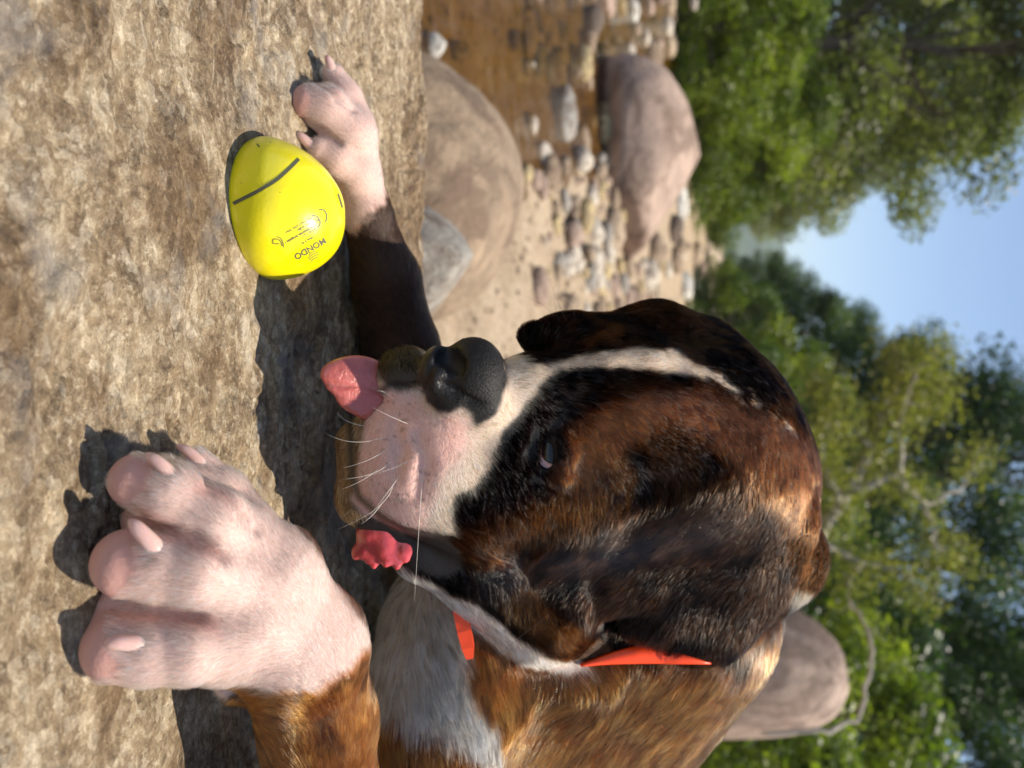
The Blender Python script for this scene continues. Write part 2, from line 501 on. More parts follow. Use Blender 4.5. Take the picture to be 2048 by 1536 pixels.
while cnt < 285 and tries < 12000:
    tries += 1
    px, py = rng.uniform(1040, 1404), rng.uniform(-60, 700)
    dens = .75 if py < 360 else (smoothstep(1060, 1150, px))
    if rng.random() > dens or any((px - a) ** 2 + (py - b_) ** 2 < c * c for a, b_, c in placed): continue
    if 120 < py < 490 and 1240 < px < 1404: continue
    q, t = ground_at(px, py)
    s = t / FOC
    w = rng.choice([10, 15, 23, 36], p=[.30, .32, .24, .14]) * (1.0 if px < 1330 else .8)
    mt = kinds[rng.integers(len(kinds))]
    me = small_by[mt][rng.integers(4)]
    o = bpy.data.objects.new('pebble', me)
    o.location = (q[0], q[1], q[2] + w * s * .12)
    o.scale = (w * s * rng.uniform(.8, 1.3), w * s * rng.uniform(.8, 1.3), w * s * rng.uniform(.5, .8))
    o.rotation_euler = (0, 0, rng.uniform(0, 6.28))
    link(o)
    zone = 'in the shallow water' if py < 250 else ('on the sand by the tan boulder' if px < 1150 else ('on the bar before the wide boulder' if px < 1260 else 'on the far end of the bar'))
    word = {'tan': 'tan', 'pale': 'cream', 'pink': 'pinkish', 'grey': 'grey', 'ochre': 'ochre yellow', 'brown': 'brown'}[mt]
    tag(o, 'small rounded %s pebble %s' % (word, zone), 'pebble', 'pebbles on the river bank')
    placed.append((px, py, w * .62))
    cnt += 1
# finer gravel, joined
gv, gf = [], []
sm_v = np.array([v.co[:] for v in small[5].vertices]); 
ico = bmesh.new(); bmesh.ops.create_icosphere(ico, subdivisions=1, radius=1)
iv = np.array([v.co[:] for v in ico.verts]); if_ = np.array([[v.index for v in f.verts] for f in ico.faces]); ico.free()
for k in range(900):
    y = rng.uniform(1.3, 3.2) ** 1.3; x = rng.uniform(-.62 * y, .12 * y)
    h = float(bed_h(np.array([x]), np.array([y]))[0])
    s = rng.uniform(.006, .016)
    gv.append(iv * np.array([s * rng.uniform(.8, 1.3), s, s * .7]) * (1 + .15 * rng.standard_normal((len(iv), 1))) + np.array([x, y, h])); gf.append(if_ + k * len(iv))
gravel = mesh_obj('gravel', np.concatenate(gv), np.concatenate(gf), SM['tan'])
tag(gravel, 'fine pale gravel strewn over the river bank', 'gravel', kind='stuff')

# ---- trees
def leaf_mat(name, cols, trans=.45):
    m = bpy.data.materials.new(name); m.use_nodes = True
    n, l = m.node_tree.nodes, m.node_tree.links
    n.clear()
    out = n.new('ShaderNodeOutputMaterial'); df = n.new('ShaderNodeBsdfPrincipled'); tl = n.new('ShaderNodeBsdfTranslucent'); mx = n.new('ShaderNodeMixShader')
    vc = n.new('ShaderNodeVertexColor'); vc.layer_name = 'leaf'
    sp = n.new('ShaderNodeSeparateColor'); l.new(vc.outputs[0], sp.inputs[0])
    c = node_ramp(n, l, sp.outputs[0], [(0, cols[0]), (.5, cols[1]), (1, cols[2])])
    l.new(c, df.inputs['Base Color']); df.inputs['Roughness'].default_value = .45; df.inputs['Specular IOR Level'].default_value = .35
    tcol = node_mix(n, l, 1.0, c, (1.25, 1.5, .5), 'MULTIPLY')
    l.new(tcol, tl.inputs[0])
    mx.inputs[0].default_value = trans
    l.new(df.outputs[0], mx.inputs[1]); l.new(tl.outputs[0], mx.inputs[2]); l.new(mx.outputs[0], out.inputs[0])
    return m


LM = {'olive': leaf_mat('olive_leaves', [(.060, .072, .024), (.150, .160, .056), (.260, .255, .105)]),
      'bright': leaf_mat('bright_leaves', [(.040, .062, .010), (.115, .155, .020), (.250, .280, .042)], .5),
      'dark': leaf_mat('dark_leaves', [(.022, .044, .016), (.052, .092, .028), (.125, .180, .044)], .35),
      'yellow': leaf_mat('yellow_leaves', [(.120, .130, .036), (.210, .205, .055), (.330, .290, .090)], .45)}
m_bark = simple_mat('bark', (.12, .095, .07), .9, noise=.4, nscale=12)
m_pale = simple_mat('pale_bark', (.34, .30, .25), .85, noise=.3, nscale=12)


def tube(pts, rad, sides=7):
    pts = np.asarray(pts, dtype=float); V, Fc = [], []
    for i, p_ in enumerate(pts):
        d = pts[min(i + 1, len(pts) - 1)] - pts[max(i - 1, 0)]
        d /= np.linalg.norm(d) + 1e-9
        a = np.cross(d, [0.31, .87, .38]); a /= np.linalg.norm(a) + 1e-9
        c = np.cross(d, a)
        for k in range(sides):
            t = 2 * math.pi * k / sides
            V.append(p_ + rad[i] * (a * math.cos(t) + c * math.sin(t)))
    for i in range(len(pts) - 1):
        for k in range(sides):
            k2 = (k + 1) % sides
            Fc.append((i * sides + k, i * sides + k2, (i + 1) * sides + k2, (i + 1) * sides + k))
    Fc.append(tuple(range(sides - 1, -1, -1))); Fc.append(tuple((len(pts) - 1) * sides + k for k in range(sides)))
    return V, Fc


def tree_data(seed, height, width, leaves, leaf, low=.12, clumps=46):
    """trunk with limbs, and a crown of leaf-sized faces gathered in uneven clumps"""
    r = np.random.default_rng(seed)
    TV, TF = [], []
    def add(pts, rad):
        V, Fc = tube(pts, rad)
        o = len(TV); TV.extend(V); TF.extend([tuple(i + o for i in f) for f in Fc])
    lean = r.normal(0, .05, 2)
    tp = [np.array([lean[0] * height * t + .02 * height * math.sin(5 * t + seed), lean[1] * height * t, height * .86 * t]) for t in np.linspace(0, 1, 7)]
    add(tp, [height * .020 * (1 - .85 * t) + .01 for t in np.linspace(0, 1, 7)])
    cen, rad = [], []
    for k in range(clumps):
        t = r.uniform(low, 1.0)
        env = width * .5 * (math.sin(math.pi * min(1, (t - low) / (1 - low) * .80 + .18)) ** .75)
        a = r.uniform(0, 2 * math.pi); q = env * math.sqrt(r.uniform(.08, 1.0))
        base = np.array([lean[0] * height * t, lean[1] * height * t, 0])
        c = base + np.array([q * math.cos(a), q * math.sin(a), height * t])
        cen.append(c); rad.append(width * r.uniform(.06, .15))
        if k % 2 == 0:
            s = tp[min(5, max(1, int(t * 5.2)))]
            m_ = (s + c) / 2 + np.array([0, 0, -.04 * height])
            add([s, m_, c], [height * .006 + .006, height * .004 + .004, .004])
    cen, rad = np.array(cen), np.array(rad)
    w = rad ** 2; w /= w.sum()
    ci = r.choice(len(cen), size=leaves, p=w)
    dirs = r.normal(size=(leaves, 3)); dirs /= np.linalg.norm(dirs, axis=1, keepdims=True)
    dist = rad[ci] * r.uniform(.35, 1.12, leaves) ** .7
    pos = cen[ci] + dirs * dist[:, None] * np.array([1.15, 1.15, .8])
    nrm = dirs * .7 + r.normal(0, .5, (leaves, 3)) + np.array([0, 0, .35])
    nrm /= np.linalg.norm(nrm, axis=1, keepdims=True)
    a = np.cross(nrm, r.normal(size=(leaves, 3))); a /= np.linalg.norm(a, axis=1, keepdims=True)
    c = np.cross(nrm, a)
    sz = leaf * r.uniform(.6, 1.4, leaves)[:, None]
    V = np.stack([pos - a * sz, pos - c * sz * .5 + nrm * sz * .12, pos + a * sz, pos + c * sz * .5 + nrm * sz * .12], 1).reshape(-1, 3)
    Fq = np.arange(leaves * 4).reshape(-1, 4)
    tone = np.clip(.45 + r.normal(0, .16, leaves) + r.normal(0, .26, len(cen))[ci], 0, 1)
    return (np.array(TV), TF), (V, Fq, np.repeat(tone, 4))


def build_tree(name, data, lm, bark, label, cat, group=None):
    (TV, TF), (V, Fq, tone) = data
    e = empty(name)
    tag(e, label, cat, group)
    mesh_obj('trunk', TV, TF, bark, e)
    cr = mesh_obj('crown', V, Fq, lm, e, smooth=False)
    set_color(cr.data, 'leaf', np.stack([tone] * 3, 1))
    return e


def copy_tree(e, label, mats=None):
    c = e.copy(); COL.objects.link(c)
    c['label'] = label
    for ch in e.children:
        d = ch.copy(); COL.objects.link(d); d.parent = c
        if mats is not None and ch.name.startswith('crown'):
            d.data = ch.data.copy(); d.data.materials[0] = mats
    return c


tdata = [tree_data(100 + k, 6.0, 4.4, 28000, .050, .08 + .05 * (k % 2), 60 + 12 * k) for k in range(4)]
bushd = [tree_data(200 + k, 2.2, 3.0, 15000, .036, .02, 44) for k in range(2)]
protos = {}
def place_tree(kind, var, u, d, top_px, label, group, wide=1.0, mat='olive'):
    """u = photo y, d = distance along the valley, top_px = photo x of the tree top"""
    x = (u - 768.0) / FOC * d
    q = P(top_px, u, d)
    y = q[1]
    base = float(bed_h(np.array([q[0]]), np.array([y]))[0]) - .1
    H = max(.8, q[2] - base)
    key = (kind, var, mat)
    data = (tdata if kind == 'tree' else bushd)[var]
    if key not in protos:
        e = build_tree(kind if kind == 'shrub' else 'tree', data, LM[mat], m_bark, label, kind, group)
        protos[key] = e
    else:
        e = copy_tree(protos[key], label)
        e['group'] = group
    s = H / (6.0 if kind == 'tree' else 2.2)
    e.location = (q[0], y, base)
    e.scale = (s * wide, s * wide, s)
    e.rotation_euler = (0, 0, rng.uniform(0, 6.28))
    return e


GL, GR = 'trees on the left bank', 'trees on the right bank'
place_tree('tree', 0, 20, 15, 2160, 'tall olive green tree at the far left edge of the view', GL, 1.2)
place_tree('tree', 1, 150, 18, 2060, 'tall pale olive tree second from the left edge', GL, 1.1)
place_tree('tree', 2, 215, 21, 1960, 'olive tree with sky showing through its top, left bank', GL, 1.0)
place_tree('tree', 3, 296, 25, 1780, 'feathery grey green tree midway along the left bank', GL, 1.1)
place_tree('tree', 0, 350, 30, 1670, 'olive tree where the left tree line drops towards the sky', GL, 1.3)
place_tree('tree', 1, 388, 36, 1540, 'small looking olive tree near the valley gap on the left', GL, 1.1)
place_tree('tree', 2, 412, 42, 1500, 'last olive tree of the left bank beside the valley gap', GL, 1.0)
place_tree('tree', 3, 60, 22, 2020, 'dark green tree standing behind the left bank trees', GL, 1.3, 'dark')
place_tree('tree', 0, 230, 30, 1740, 'dark green tree behind the feathery tree on the left bank', GL, 1.4, 'dark')
GS = 'low shrubs along the left bank'
for k, (u, d, t, lab) in enumerate([(20, 11, 1620, 'bright green shrub at the left edge of the far bank'), (120, 12, 1590, 'bright green shrub second along the left bank'),
        (225, 13.5, 1640, 'tall bright green shrub above the pinkish boulder'), (320, 15, 1580, 'bright green shrub right of the tall one on the left bank'),
        (390, 18, 1510, 'bright green shrub near the end of the left bank'), (440, 24, 1450, 'small green shrub at the valley gap, left side')]):
    place_tree('shrub', k % 2, u, d, t, lab, GS, 1.15, 'bright')
place_tree('tree', 1, 552, 33, 1555, 'dark green tree at the right of the valley gap', GR, .9, 'dark')
place_tree('tree', 2, 600, 29, 1630, 'dark green tree with a rounded top second from the gap', GR, 1.2, 'dark')
place_tree('tree', 3, 672, 25, 1740, 'dark green tree with ragged top above the dog\'s forehead', GR, 1.2, 'dark')
place_tree('tree', 0, 750, 22, 1850, 'tall dark green tree right of the ragged one', GR, 1.1, 'dark')
place_tree('tree', 1, 850, 18, 2020, 'very tall dark tree behind the pale branching tree', GR, .95, 'dark')
place_tree('tree', 2, 980, 16, 2200, 'very tall dark tree with sky gaps at its top', GR, .9, 'dark')
place_tree('tree', 3, 1160, 13, 2140, 'tall dark tree behind the yellow green leaves', GR, 1.0, 'dark')
place_tree('tree', 0, 1330, 11, 2120, 'tall dark tree behind the tall boulder', GR, 1.1, 'dark')
place_tree('tree', 1, 1500, 9.5, 2150, 'tall dark tree at the right edge of the view', GR, 1.1, 'dark')
place_tree('tree', 2, 1650, 8.5, 2150, 'tall dark tree just beyond the right edge', GR, 1.1, 'dark')
GB = 'shrubs along the right bank'
for k, (u, d, t, m_, lab) in enumerate([(585, 20, 1500, 'bright', 'small sunlit shrub at the foot of the right bank trees'), (640, 15, 1560, 'dark', 'dark shrub just above the dog\'s brow'), (740, 12, 1620, 'bright', 'green shrub above the crown of the dog\'s head'),
        (860, 10, 1700, 'dark', 'dark shrub behind the pale branches'), (1010, 9, 1680, 'bright', 'green shrub behind the dog\'s ear'), (1150, 8, 1700, 'dark', 'dark shrub left of the tall boulder'),
        (1440, 5.5, 1830, 'bright', 'bright green leafy shrub right of the tall boulder'), (1330, 7.5, 1840, 'dark', 'dark shrub rising behind the tall boulder'), (1540, 4.6, 1660, 'bright', 'leafy green shrub in the lower right corner')]):
    place_tree('shrub', k % 2, u, d, t, lab, GB, 1.0, m_)

# a pale-barked, thinly leaved tree leaning out over the bank
def leaning_tree():
    r = np.random.default_rng(77)
    d0 = 6.5
    e = empty('leaning_tree', tuple(P(1560, 1180, d0)))
    tag(e, 'pale barked tree with thin yellow green leaves leaning over the bank', 'tree')
    TV, TF = [], []
    inv = np.array(e.location)
    tips = []
    def add(px_pts, r0, r1, jd=0.0):
        pts = [P(a, b_, d0 + c) - inv for a, b_, c in px_pts]
        # resample with a little wander
        out = []
        for i in range(len(pts) - 1):
            for t in np.linspace(0, 1, 5, endpoint=False):
                out.append(pts[i] * (1 - t) + pts[i + 1] * t + r.normal(0, .012, 3))
        out.append(pts[-1])
        V, Fc = tube(out, np.linspace(r0, r1, len(out)) * 1.15, 6)
        o = len(TV); TV.extend(V); TF.extend([tuple(i + o for i in f) for f in Fc])
        tips.extend(out[3:])
    add([(1540, 1200, 0), (1640, 1080, 0), (1690, 990, 0), (1745, 900, .1), (1760, 840, .1), (1800, 760, .2), (1785, 690, .3)], .060, .008)
    add([(1680, 1010, 0), (1655, 960, -.1), (1640, 890, -.2), (1665, 820, -.2)], .034, .006)
    add([(1690, 985, 0), (1790, 950, .1), (1850, 1010, .2), (1870, 1090, .2), (1930, 1120, .3)], .040, .006)
    add([(1800, 950, .1), (1800, 840, 0), (1830, 740, 0), (1880, 700, .1)], .028, .005)
    add([(1745, 900, .1), (1690, 850, 0), (1660, 780, 0), (1630, 750, 0)], .022, .004)
    add([(1800, 800, .1), (1870, 820, .2), (1880, 760, .2)], .016, .004)
    add([(1640, 1080, 0), (1720, 1130, .1), (1800, 1140, .2), (1850, 1200, .2)], .034, .006)
    add([(1720, 1130, .1), (1690, 1190, 0), (1710, 1260, 0)], .02, .005)
    add([(1850, 1010, .2), (1920, 980, .3), (1960, 900, .3)], .02, .004)
    mesh_obj('trunk', TV, TF, m_pale, e)
    tips_ = np.array(tips)
    N = 14000
    ci = r.integers(len(tips_), size=N)
    cl = fbm(tips_ + 3, 2.2, 2)
    keep = cl[ci] + r.normal(0, .07, N) > .36
    ci = ci[keep]; N = len(ci)
    pos = tips_[ci] + r.normal(0, .11, (N, 3))
    nrm = r.normal(size=(N, 3)) + np.array([0, 0, .6]); nrm /= np.linalg.norm(nrm, axis=1, keepdims=True)
    a = np.cross(nrm, r.normal(size=(N, 3))); a /= np.linalg.norm(a, axis=1, keepdims=True)
    c = np.cross(nrm, a); sz = .022 * r.uniform(.6, 1.4, N)[:, None]
    V = np.stack([pos - a * sz, pos - c * sz * .5, pos + a * sz, pos + c * sz * .5], 1).reshape(-1, 3)
    cr = mesh_obj('crown', V, np.arange(N * 4).reshape(-1, 4), LM['yellow'], e, smooth=False)
    set_color(cr.data, 'leaf', np.repeat(np.clip(r.normal(.5, .22, N), 0, 1), 4)[:, None] * np.ones(3))


leaning_tree()

# fallen branch before the tall boulder
e_pts = [P(1520, 1468, 2.7), P(1640, 1462, 2.7), P(1715, 1440, 2.75), P(1745, 1330, 2.85), P(1738, 1260, 2.9), P(1700, 1200, 3.0)]
res = []
for i in range(len(e_pts) - 1):
    for t in np.linspace(0, 1, 5, endpoint=False): res.append(e_pts[i] * (1 - t) + e_pts[i + 1] * t + rng.normal(0, .004, 3))
res.append(e_pts[-1])
V, Fc = tube(res, np.linspace(.009, .006, len(res)), 7)
br = mesh_obj('branch', V, Fc, m_pale)
tag(br, 'thin bare branch arching up around the tall boulder', 'branch')

# ---- far hills
def ridge(name, d, x0, x1, prof, label, col):
    xs_ = np.linspace(x0, x1, 60)
    V, Fq = [], []
    for x in xs_:
        h = prof(x) + (vnoise(np.array([[x * .01, 0, 3.0]]), 1.0)[0] - .5) * 12
        for t in np.linspace(0, 1, 8):
            V.append((x + (vnoise(np.array([[x * .02, t * 3, 9.0]]), 1.0)[0] - .5) * 20, d + t * 260, -5 + h * math.sin(t * math.pi / 2)))
    for i in range(59):
        for j in range(7):
            Fq.append((i * 8 + j, (i + 1) * 8 + j, (i + 1) * 8 + j + 1, i * 8 + j + 1))
    o = mesh_obj(name, V, Fq, simple_mat(name, col, .95, noise=.3, nscale=.05))
    tag(o, label, 'hill', kind='structure')


ridge('hill', 900, -600, 500, lambda x: 92 - abs(x + 185) * .18, 'hazy blue wooded hill closing the valley', (.05, .075, .03))

# ---- the summer haze that veils the far hill
hx0, hx1, hy0, hy1, hz0, hz1 = -1200, 1200, -60, 1700, -6.5, 160
V = [(x, y, z_) for z_ in (hz0, hz1) for y in (hy0, hy1) for x in (hx0, hx1)]
hz_o = mesh_obj('haze', V, [(0, 2, 3, 1), (4, 5, 7, 6), (0, 1, 5, 4), (2, 6, 7, 3), (0, 4, 6, 2), (1, 3, 7, 5)], None, smooth=False)
m_hz = bpy.data.materials.new('haze'); m_hz.use_nodes = True
n, l = m_hz.node_tree.nodes, m_hz.node_tree.links
n.clear()
out = n.new('ShaderNodeOutputMaterial'); pv = n.new('ShaderNodeVolumePrincipled')
pv.inputs['Color'].default_value = (.80, .88, 1.0, 1); pv.inputs['Density'].default_value = .00032; pv.inputs['Anisotropy'].default_value = .2
l.new(pv.outputs[0], out.inputs['Volume'])
hz_o.data.materials.append(m_hz)
tag(hz_o, 'thin pale summer haze filling the valley', 'haze', kind='stuff')

# ================================================================== the dog
# The body is one implicit surface (smoothly blended round cones and
# ellipsoids), polygonised into one continuous mesh.  Points are given as
# (photo x, photo y, depth); radii are in photo pixels at that depth.
class Body:
    def __init__(self):
        self.ops = []
        self.pending = []
        self.back = 0.0

    def group(self, k):
        """what follows is blended by itself first, then joined to the rest over k millimetres"""
        self.ops.append(('g', None, None, 0, 0, 1.0, k * 1e-3, False))

    def push(self, p):
        return (p[0], p[1], p[2] + self.back) + tuple(p[3:])

    def whole(self):
        self.ops.append(('g', None, True, 0, 0, 1.0, .001, False))

    @staticmethod
    def q(p):
        return np.array([(p[1] - 768.0) / FOC * p[2], (p[0] - 1024.0) / FOC * p[2], p[2]])

    def cone(self, a, b, k=6.0, zs=1.0, cut=False):
        a, b = self.push(a), self.push(b)
        pa, pb = self.q(a), self.q(b)
        ra, rb = a[3] * a[2] / FOC, b[3] * b[2] / FOC
        self.ops.append(('c', pa, pb, ra, rb, zs, k * 1e-3, cut))

    def chain(self, pts, k=6.0, zs=1.0, cut=False):
        for a, b in zip(pts[:-1], pts[1:]):
            self.cone(a, b, k, zs, cut)

    def ell(self, c, r, k=6.0, rot=0.0, cut=False):
        """c = (px, py, d), r = (radius along photo x, along photo y in px, depth radius mm); rot turns it in the picture"""
        c = self.push(c)
        s = c[2] / FOC
        self.ops.append(('e', self.q(c), np.array([r[1] * s, r[0] * s, r[2] * 1e-3]), math.radians(rot), 0, 1.0, k * 1e-3, cut))

    def surf(self, px, py):
        c = np.arange(.20, .55, .0008)
        pts = np.stack([(py - 768.0) / FOC * c, (px - 1024.0) / FOC * c, c], 1)
        v = self.eval(pts)
        k = np.argmax(v < 0)
        return c[k] if v[k] < 0 else None

    def crease(self, pts, depth=0.0, k=3.0, cut=True):
        """groove (or, with cut=False, a fold) along the surface: points are (px, py, radius px)"""
        out = []
        for px, py, r in pts:
            c = self.surf(px, py)
            if c is not None: out.append((px, py, c + depth * 1e-3, r))
        self.pending.append((out, k, cut))

    def flush(self):
        for out, k, cut in self.pending:
            self.chain(out, k, 1.0, cut)
        self.pending = []

    def bounds(self):
        lo, hi = np.full(3, 1e9), np.full(3, -1e9)
        for o in self.ops:
            if o[7] or o[0] == 'g': continue
            if o[0] == 'c':
                for p, r in ((o[1], o[3]), (o[2], o[4])):
                    lo = np.minimum(lo, p - r); hi = np.maximum(hi, p + r)
            else:
                m = o[2].max()
                lo = np.minimum(lo, o[1] - m); hi = np.maximum(hi, o[1] + m)
        return lo - 0.008, hi + 0.008

    def eval(self, p):
        p = p.astype(np.float32)
        out = np.full(len(p), 10.0, dtype=np.float32)
        total, kj = None, 0.0
        for o in self.ops + [('g', None, None, 0, 0, 1.0, 0.001, False)]:
            kind, a, b, ra, rb, zs, k, cut = o
            if kind == 'g':
                if total is None:
                    total = out
                else:
                    h = np.maximum(kj - np.abs(total - out), 0) / kj
                    total = np.minimum(total, out) - h * h * kj * 0.25
                out = np.full(len(p), 10.0, dtype=np.float32)
                kj = k
                if b is not None:                      # carry on with everything joined so far
                    out, total = total, None
                continue
            if kind == 'c':
                sc = np.array([1, 1, 1.0 / zs], dtype=np.float32)
                q = (p - a.astype(np.float32)) * sc
                ba = ((b - a) * sc).astype(np.float32)
                l2 = float(ba @ ba) + 1e-12
                t = np.clip((q @ ba) / l2, 0, 1)
                v = q - t[:, None] * ba
                d = np.sqrt(np.einsum('ij,ij->i', v, v)) - (ra + (rb - ra) * t)
                if zs < 1: d = d * (0.5 + 0.5 * zs)
            else:
                q = p - a.astype(np.float32)
                if ra:
                    c, s = math.cos(ra), math.sin(ra)
                    q = np.stack([q[:, 0] * c - q[:, 1] * s, q[:, 0] * s + q[:, 1] * c, q[:, 2]], 1)
                r = b.astype(np.float32)
                k0 = np.sqrt((((q / r)) ** 2).sum(1)) + 1e-9
                k1 = np.sqrt((((q / (r * r))) ** 2).sum(1)) + 1e-9
                d = k0 * (k0 - 1.0) / k1
            if cut:
                h = np.maximum(k - np.abs(out + d), 0) / k
                out = np.maximum(out, -d) + h * h * k * 0.25
            else:
                h = np.maximum(k - np.abs(out - d), 0) / k
                out = np.minimum(out, d) - h * h * k * 0.25
        return total

    def mesh(self, vox=0.0014):
        lo, hi = self.bounds()
        B = 8
        nb = np.ceil((hi - lo) / (vox * B)).astype(int)
        n = nb * B + 1
        bi = np.stack(np.meshgrid(*[np.arange(k) for k in nb], indexing='ij'), -1).reshape(-1, 3)
        cen = lo + (bi + 0.5) * vox * B
        dc = self.eval(cen)
        half = vox * B * 0.87
        near = np.abs(dc) < half * 1.5 + 0.003
        vol = np.ones(tuple(n), dtype=np.float32)
        inside = bi[(~near) & (dc < 0)]
        for i, j, k in inside:
            vol[i*B:i*B+B+1, j*B:j*B+B+1, k*B:k*B+B+1] = -1.0
        loc = np.stack(np.meshgrid(*[np.arange(B + 1)] * 3, indexing='ij'), -1).reshape(-1, 3)
        nb_ = bi[near]
        for s in range(0, len(nb_), 800):
            blk = nb_[s:s + 800]
            idx = (blk[:, None, :] * B + loc[None]).reshape(-1, 3)
            d = self.eval(lo + idx * vox)
            vol[idx[:, 0], idx[:, 1], idx[:, 2]] = d
        # surface nets
        sg = vol < 0
        c = [sg[:-1 or None, :-1, :-1]]
        cnt = np.zeros(tuple(np.array(vol.shape) - 1), dtype=np.int8)
        for dx in (0, 1):
            for dy in (0, 1):
                for dz in (0, 1):
                    cnt += sg[dx:vol.shape[0]-1+dx, dy:vol.shape[1]-1+dy, dz:vol.shape[2]-1+dz]
        cells = np.argwhere((cnt > 0) & (cnt < 8))
        vid = np.full(cnt.shape, -1, dtype=np.int32)
        vid[cells[:, 0], cells[:, 1], cells[:, 2]] = np.arange(len(cells))
        acc = np.zeros((len(cells), 3)); w = np.zeros(len(cells))
        corners = [np.array((x, y, z)) for x in (0, 1) for y in (0, 1) for z in (0, 1)]
        val = [vol[cells[:, 0] + k[0], cells[:, 1] + k[1], cells[:, 2] + k[2]] for k in corners]
        for i in range(8):
            for j in range(i + 1, 8):
                if np.abs(corners[i] - corners[j]).sum() != 1: continue
                m = (val[i] < 0) != (val[j] < 0)
                t = val[i][m] / (val[i][m] - val[j][m])
                acc[m] += corners[i] + t[:, None] * (corners[j] - corners[i]); w[m] += 1
        pos = lo + (cells + acc / np.maximum(w, 1)[:, None]) * vox
        quads = []
        for ax in range(3):
            u, v = (ax + 1) % 3, (ax + 2) % 3
            s0 = [slice(None)] * 3; s1 = [slice(None)] * 3
            s0[ax] = slice(0, -1); s1[ax] = slice(1, None)
            a0, a1 = sg[tuple(s0)], sg[tuple(s1)]
            for flip in (False, True):
                e = np.argwhere((a0 & ~a1) if not flip else (~a0 & a1))
                ok = (e[:, u] > 0) & (e[:, v] > 0) & (e[:, u] < cnt.shape[u]) & (e[:, v] < cnt.shape[v])
                e = e[ok]
                def at(du, dv):
                    f = e.copy(); f[:, u] -= du; f[:, v] -= dv
                    return vid[f[:, 0], f[:, 1], f[:, 2]]
                qd = np.stack([at(1, 1), at(0, 1), at(0, 0), at(1, 0)], 1)
                if flip: qd = qd[:, ::-1]
                quads.append(qd)
        quads = np.concatenate(quads)
        quads = quads[(quads >= 0).all(1)]
        # the frame (right, up, depth) is left-handed, so turn the faces round
        quads = quads[:, ::-1]
        co = CAM + pos[:, 0:1] * RV + pos[:, 1:2] * UV_ + pos[:, 2:3] * FV
        # light smoothing along the edges
        e = np.concatenate([quads[:, [0, 1]], quads[:, [1, 2]], quads[:, [2, 3]], quads[:, [3, 0]]])
        deg = np.bincount(e.ravel(), minlength=len(co))[:, None].astype(float)
        for lam in (0.5, -0.52, 0.5, -0.52):
            sm = np.zeros_like(co)
            for k in range(3):
                sm[:, k] = np.bincount(e[:, 0], co[e[:, 1], k], len(co)) + np.bincount(e[:, 1], co[e[:, 0], k], len(co))
            co = co + lam * (sm / deg - co)
        return co, quads


D = Body()
# --- trunk, neck, chest
D.cone((1322, 1212, .465, 226), (890, 1720, .50, 246))
D.chain([(925, 1255, .432, 160), (905, 1420, .412, 160), (890, 1640, .408, 165)], 24)
D.cone((1150, 1250, .45, 200), (1000, 1550, .45, 230), 20)
# --- far foreleg and paw
D.chain([(705, 270, .380, 50), (716, 350, .388, 42), (735, 430, .397, 46), (772, 560, .414, 66), (802, 700, .432, 75), (840, 900, .455, 100)], 6)
D.chain([(712, 245, .384, 36), (690, 195, .384, 32), (668, 152, .382, 24)], 4)
D.chain([(700, 270, .377, 46), (655, 220, .371, 46), (618, 208, .368, 38)], 3)
D.chain([(712, 345, .382, 38), (675, 320, .374, 32), (640, 300, .370, 26)], 3)
# --- near foreleg and paw
D.chain([(640, 1700, .315, 118), (638, 1450, .297, 106), (608, 1305, .284, 118)], 8)
D.chain([(608, 1290, .284, 112), (540, 1150, .272, 92), (478, 1080, .266, 74)], 8)
D.chain([(600, 1305, .284, 112), (500, 1230, .268, 100), (440, 1280, .262, 88)], 8)
D.chain([(500, 1050, .270, 48), (452, 985, .274, 42), (395, 925, .272, 30)], 3)
D.chain([(490, 1095, .264, 70), (428, 1042, .255, 66), (340, 986, .2505, 60), (275, 962, .2495, 55)], 3)
D.chain([(490, 1170, .262, 82), (400, 1138, .2485, 72), (320, 1128, .2460, 70), (256, 1126, .2437, 69)], 3)
D.chain([(460, 1270, .260, 80), (380, 1298, .2495, 66), (300, 1300, .2460, 66), (237, 1294, .2441, 70)], 3)
# flesh between the toes, so that they lie closed against each other
D.chain([(292, 1040, .2600, 46), (400, 1090, .2640, 66), (480, 1140, .2670, 78)], 6)
D.chain([(236, 1214, .2515, 44), (330, 1222, .2545, 56), (440, 1248, .2610, 74)], 6)
D.chain([(330, 945, .2620, 34), (430, 985, .2700, 46)], 3)
D.cone((455, 1368, .278, 26), (500, 1390, .285, 22), 3)
# --- head: skull, brow, cheeks
D.group(12)
D.back = .014                                  # the head lies this much further back than the figures below say
D.ell((1375, 955, .42), (252, 250, 62), 10)
D.chain([(1062, 775, .345, 66), (1240, 800, .366, 118), (1400, 830, .392, 160)], 26)
D.chain([(1062, 676, .371, 26), (1130, 690, .377, 54), (1310, 690, .397, 78), (1390, 722, .412, 92)], 14)
D.chain([(1145, 845, .352, 52), (1178, 930, .357, 52), (1170, 990, .365, 50)], 16)
D.chain([(1000, 890, .338, 90), (1110, 1010, .366, 125)], 20)
D.ell((1110, 1080, .402), (160, 150, 40), 20)
D.cone((1130, 970, .368, 70), (1380, 1000, .392, 80), 22)
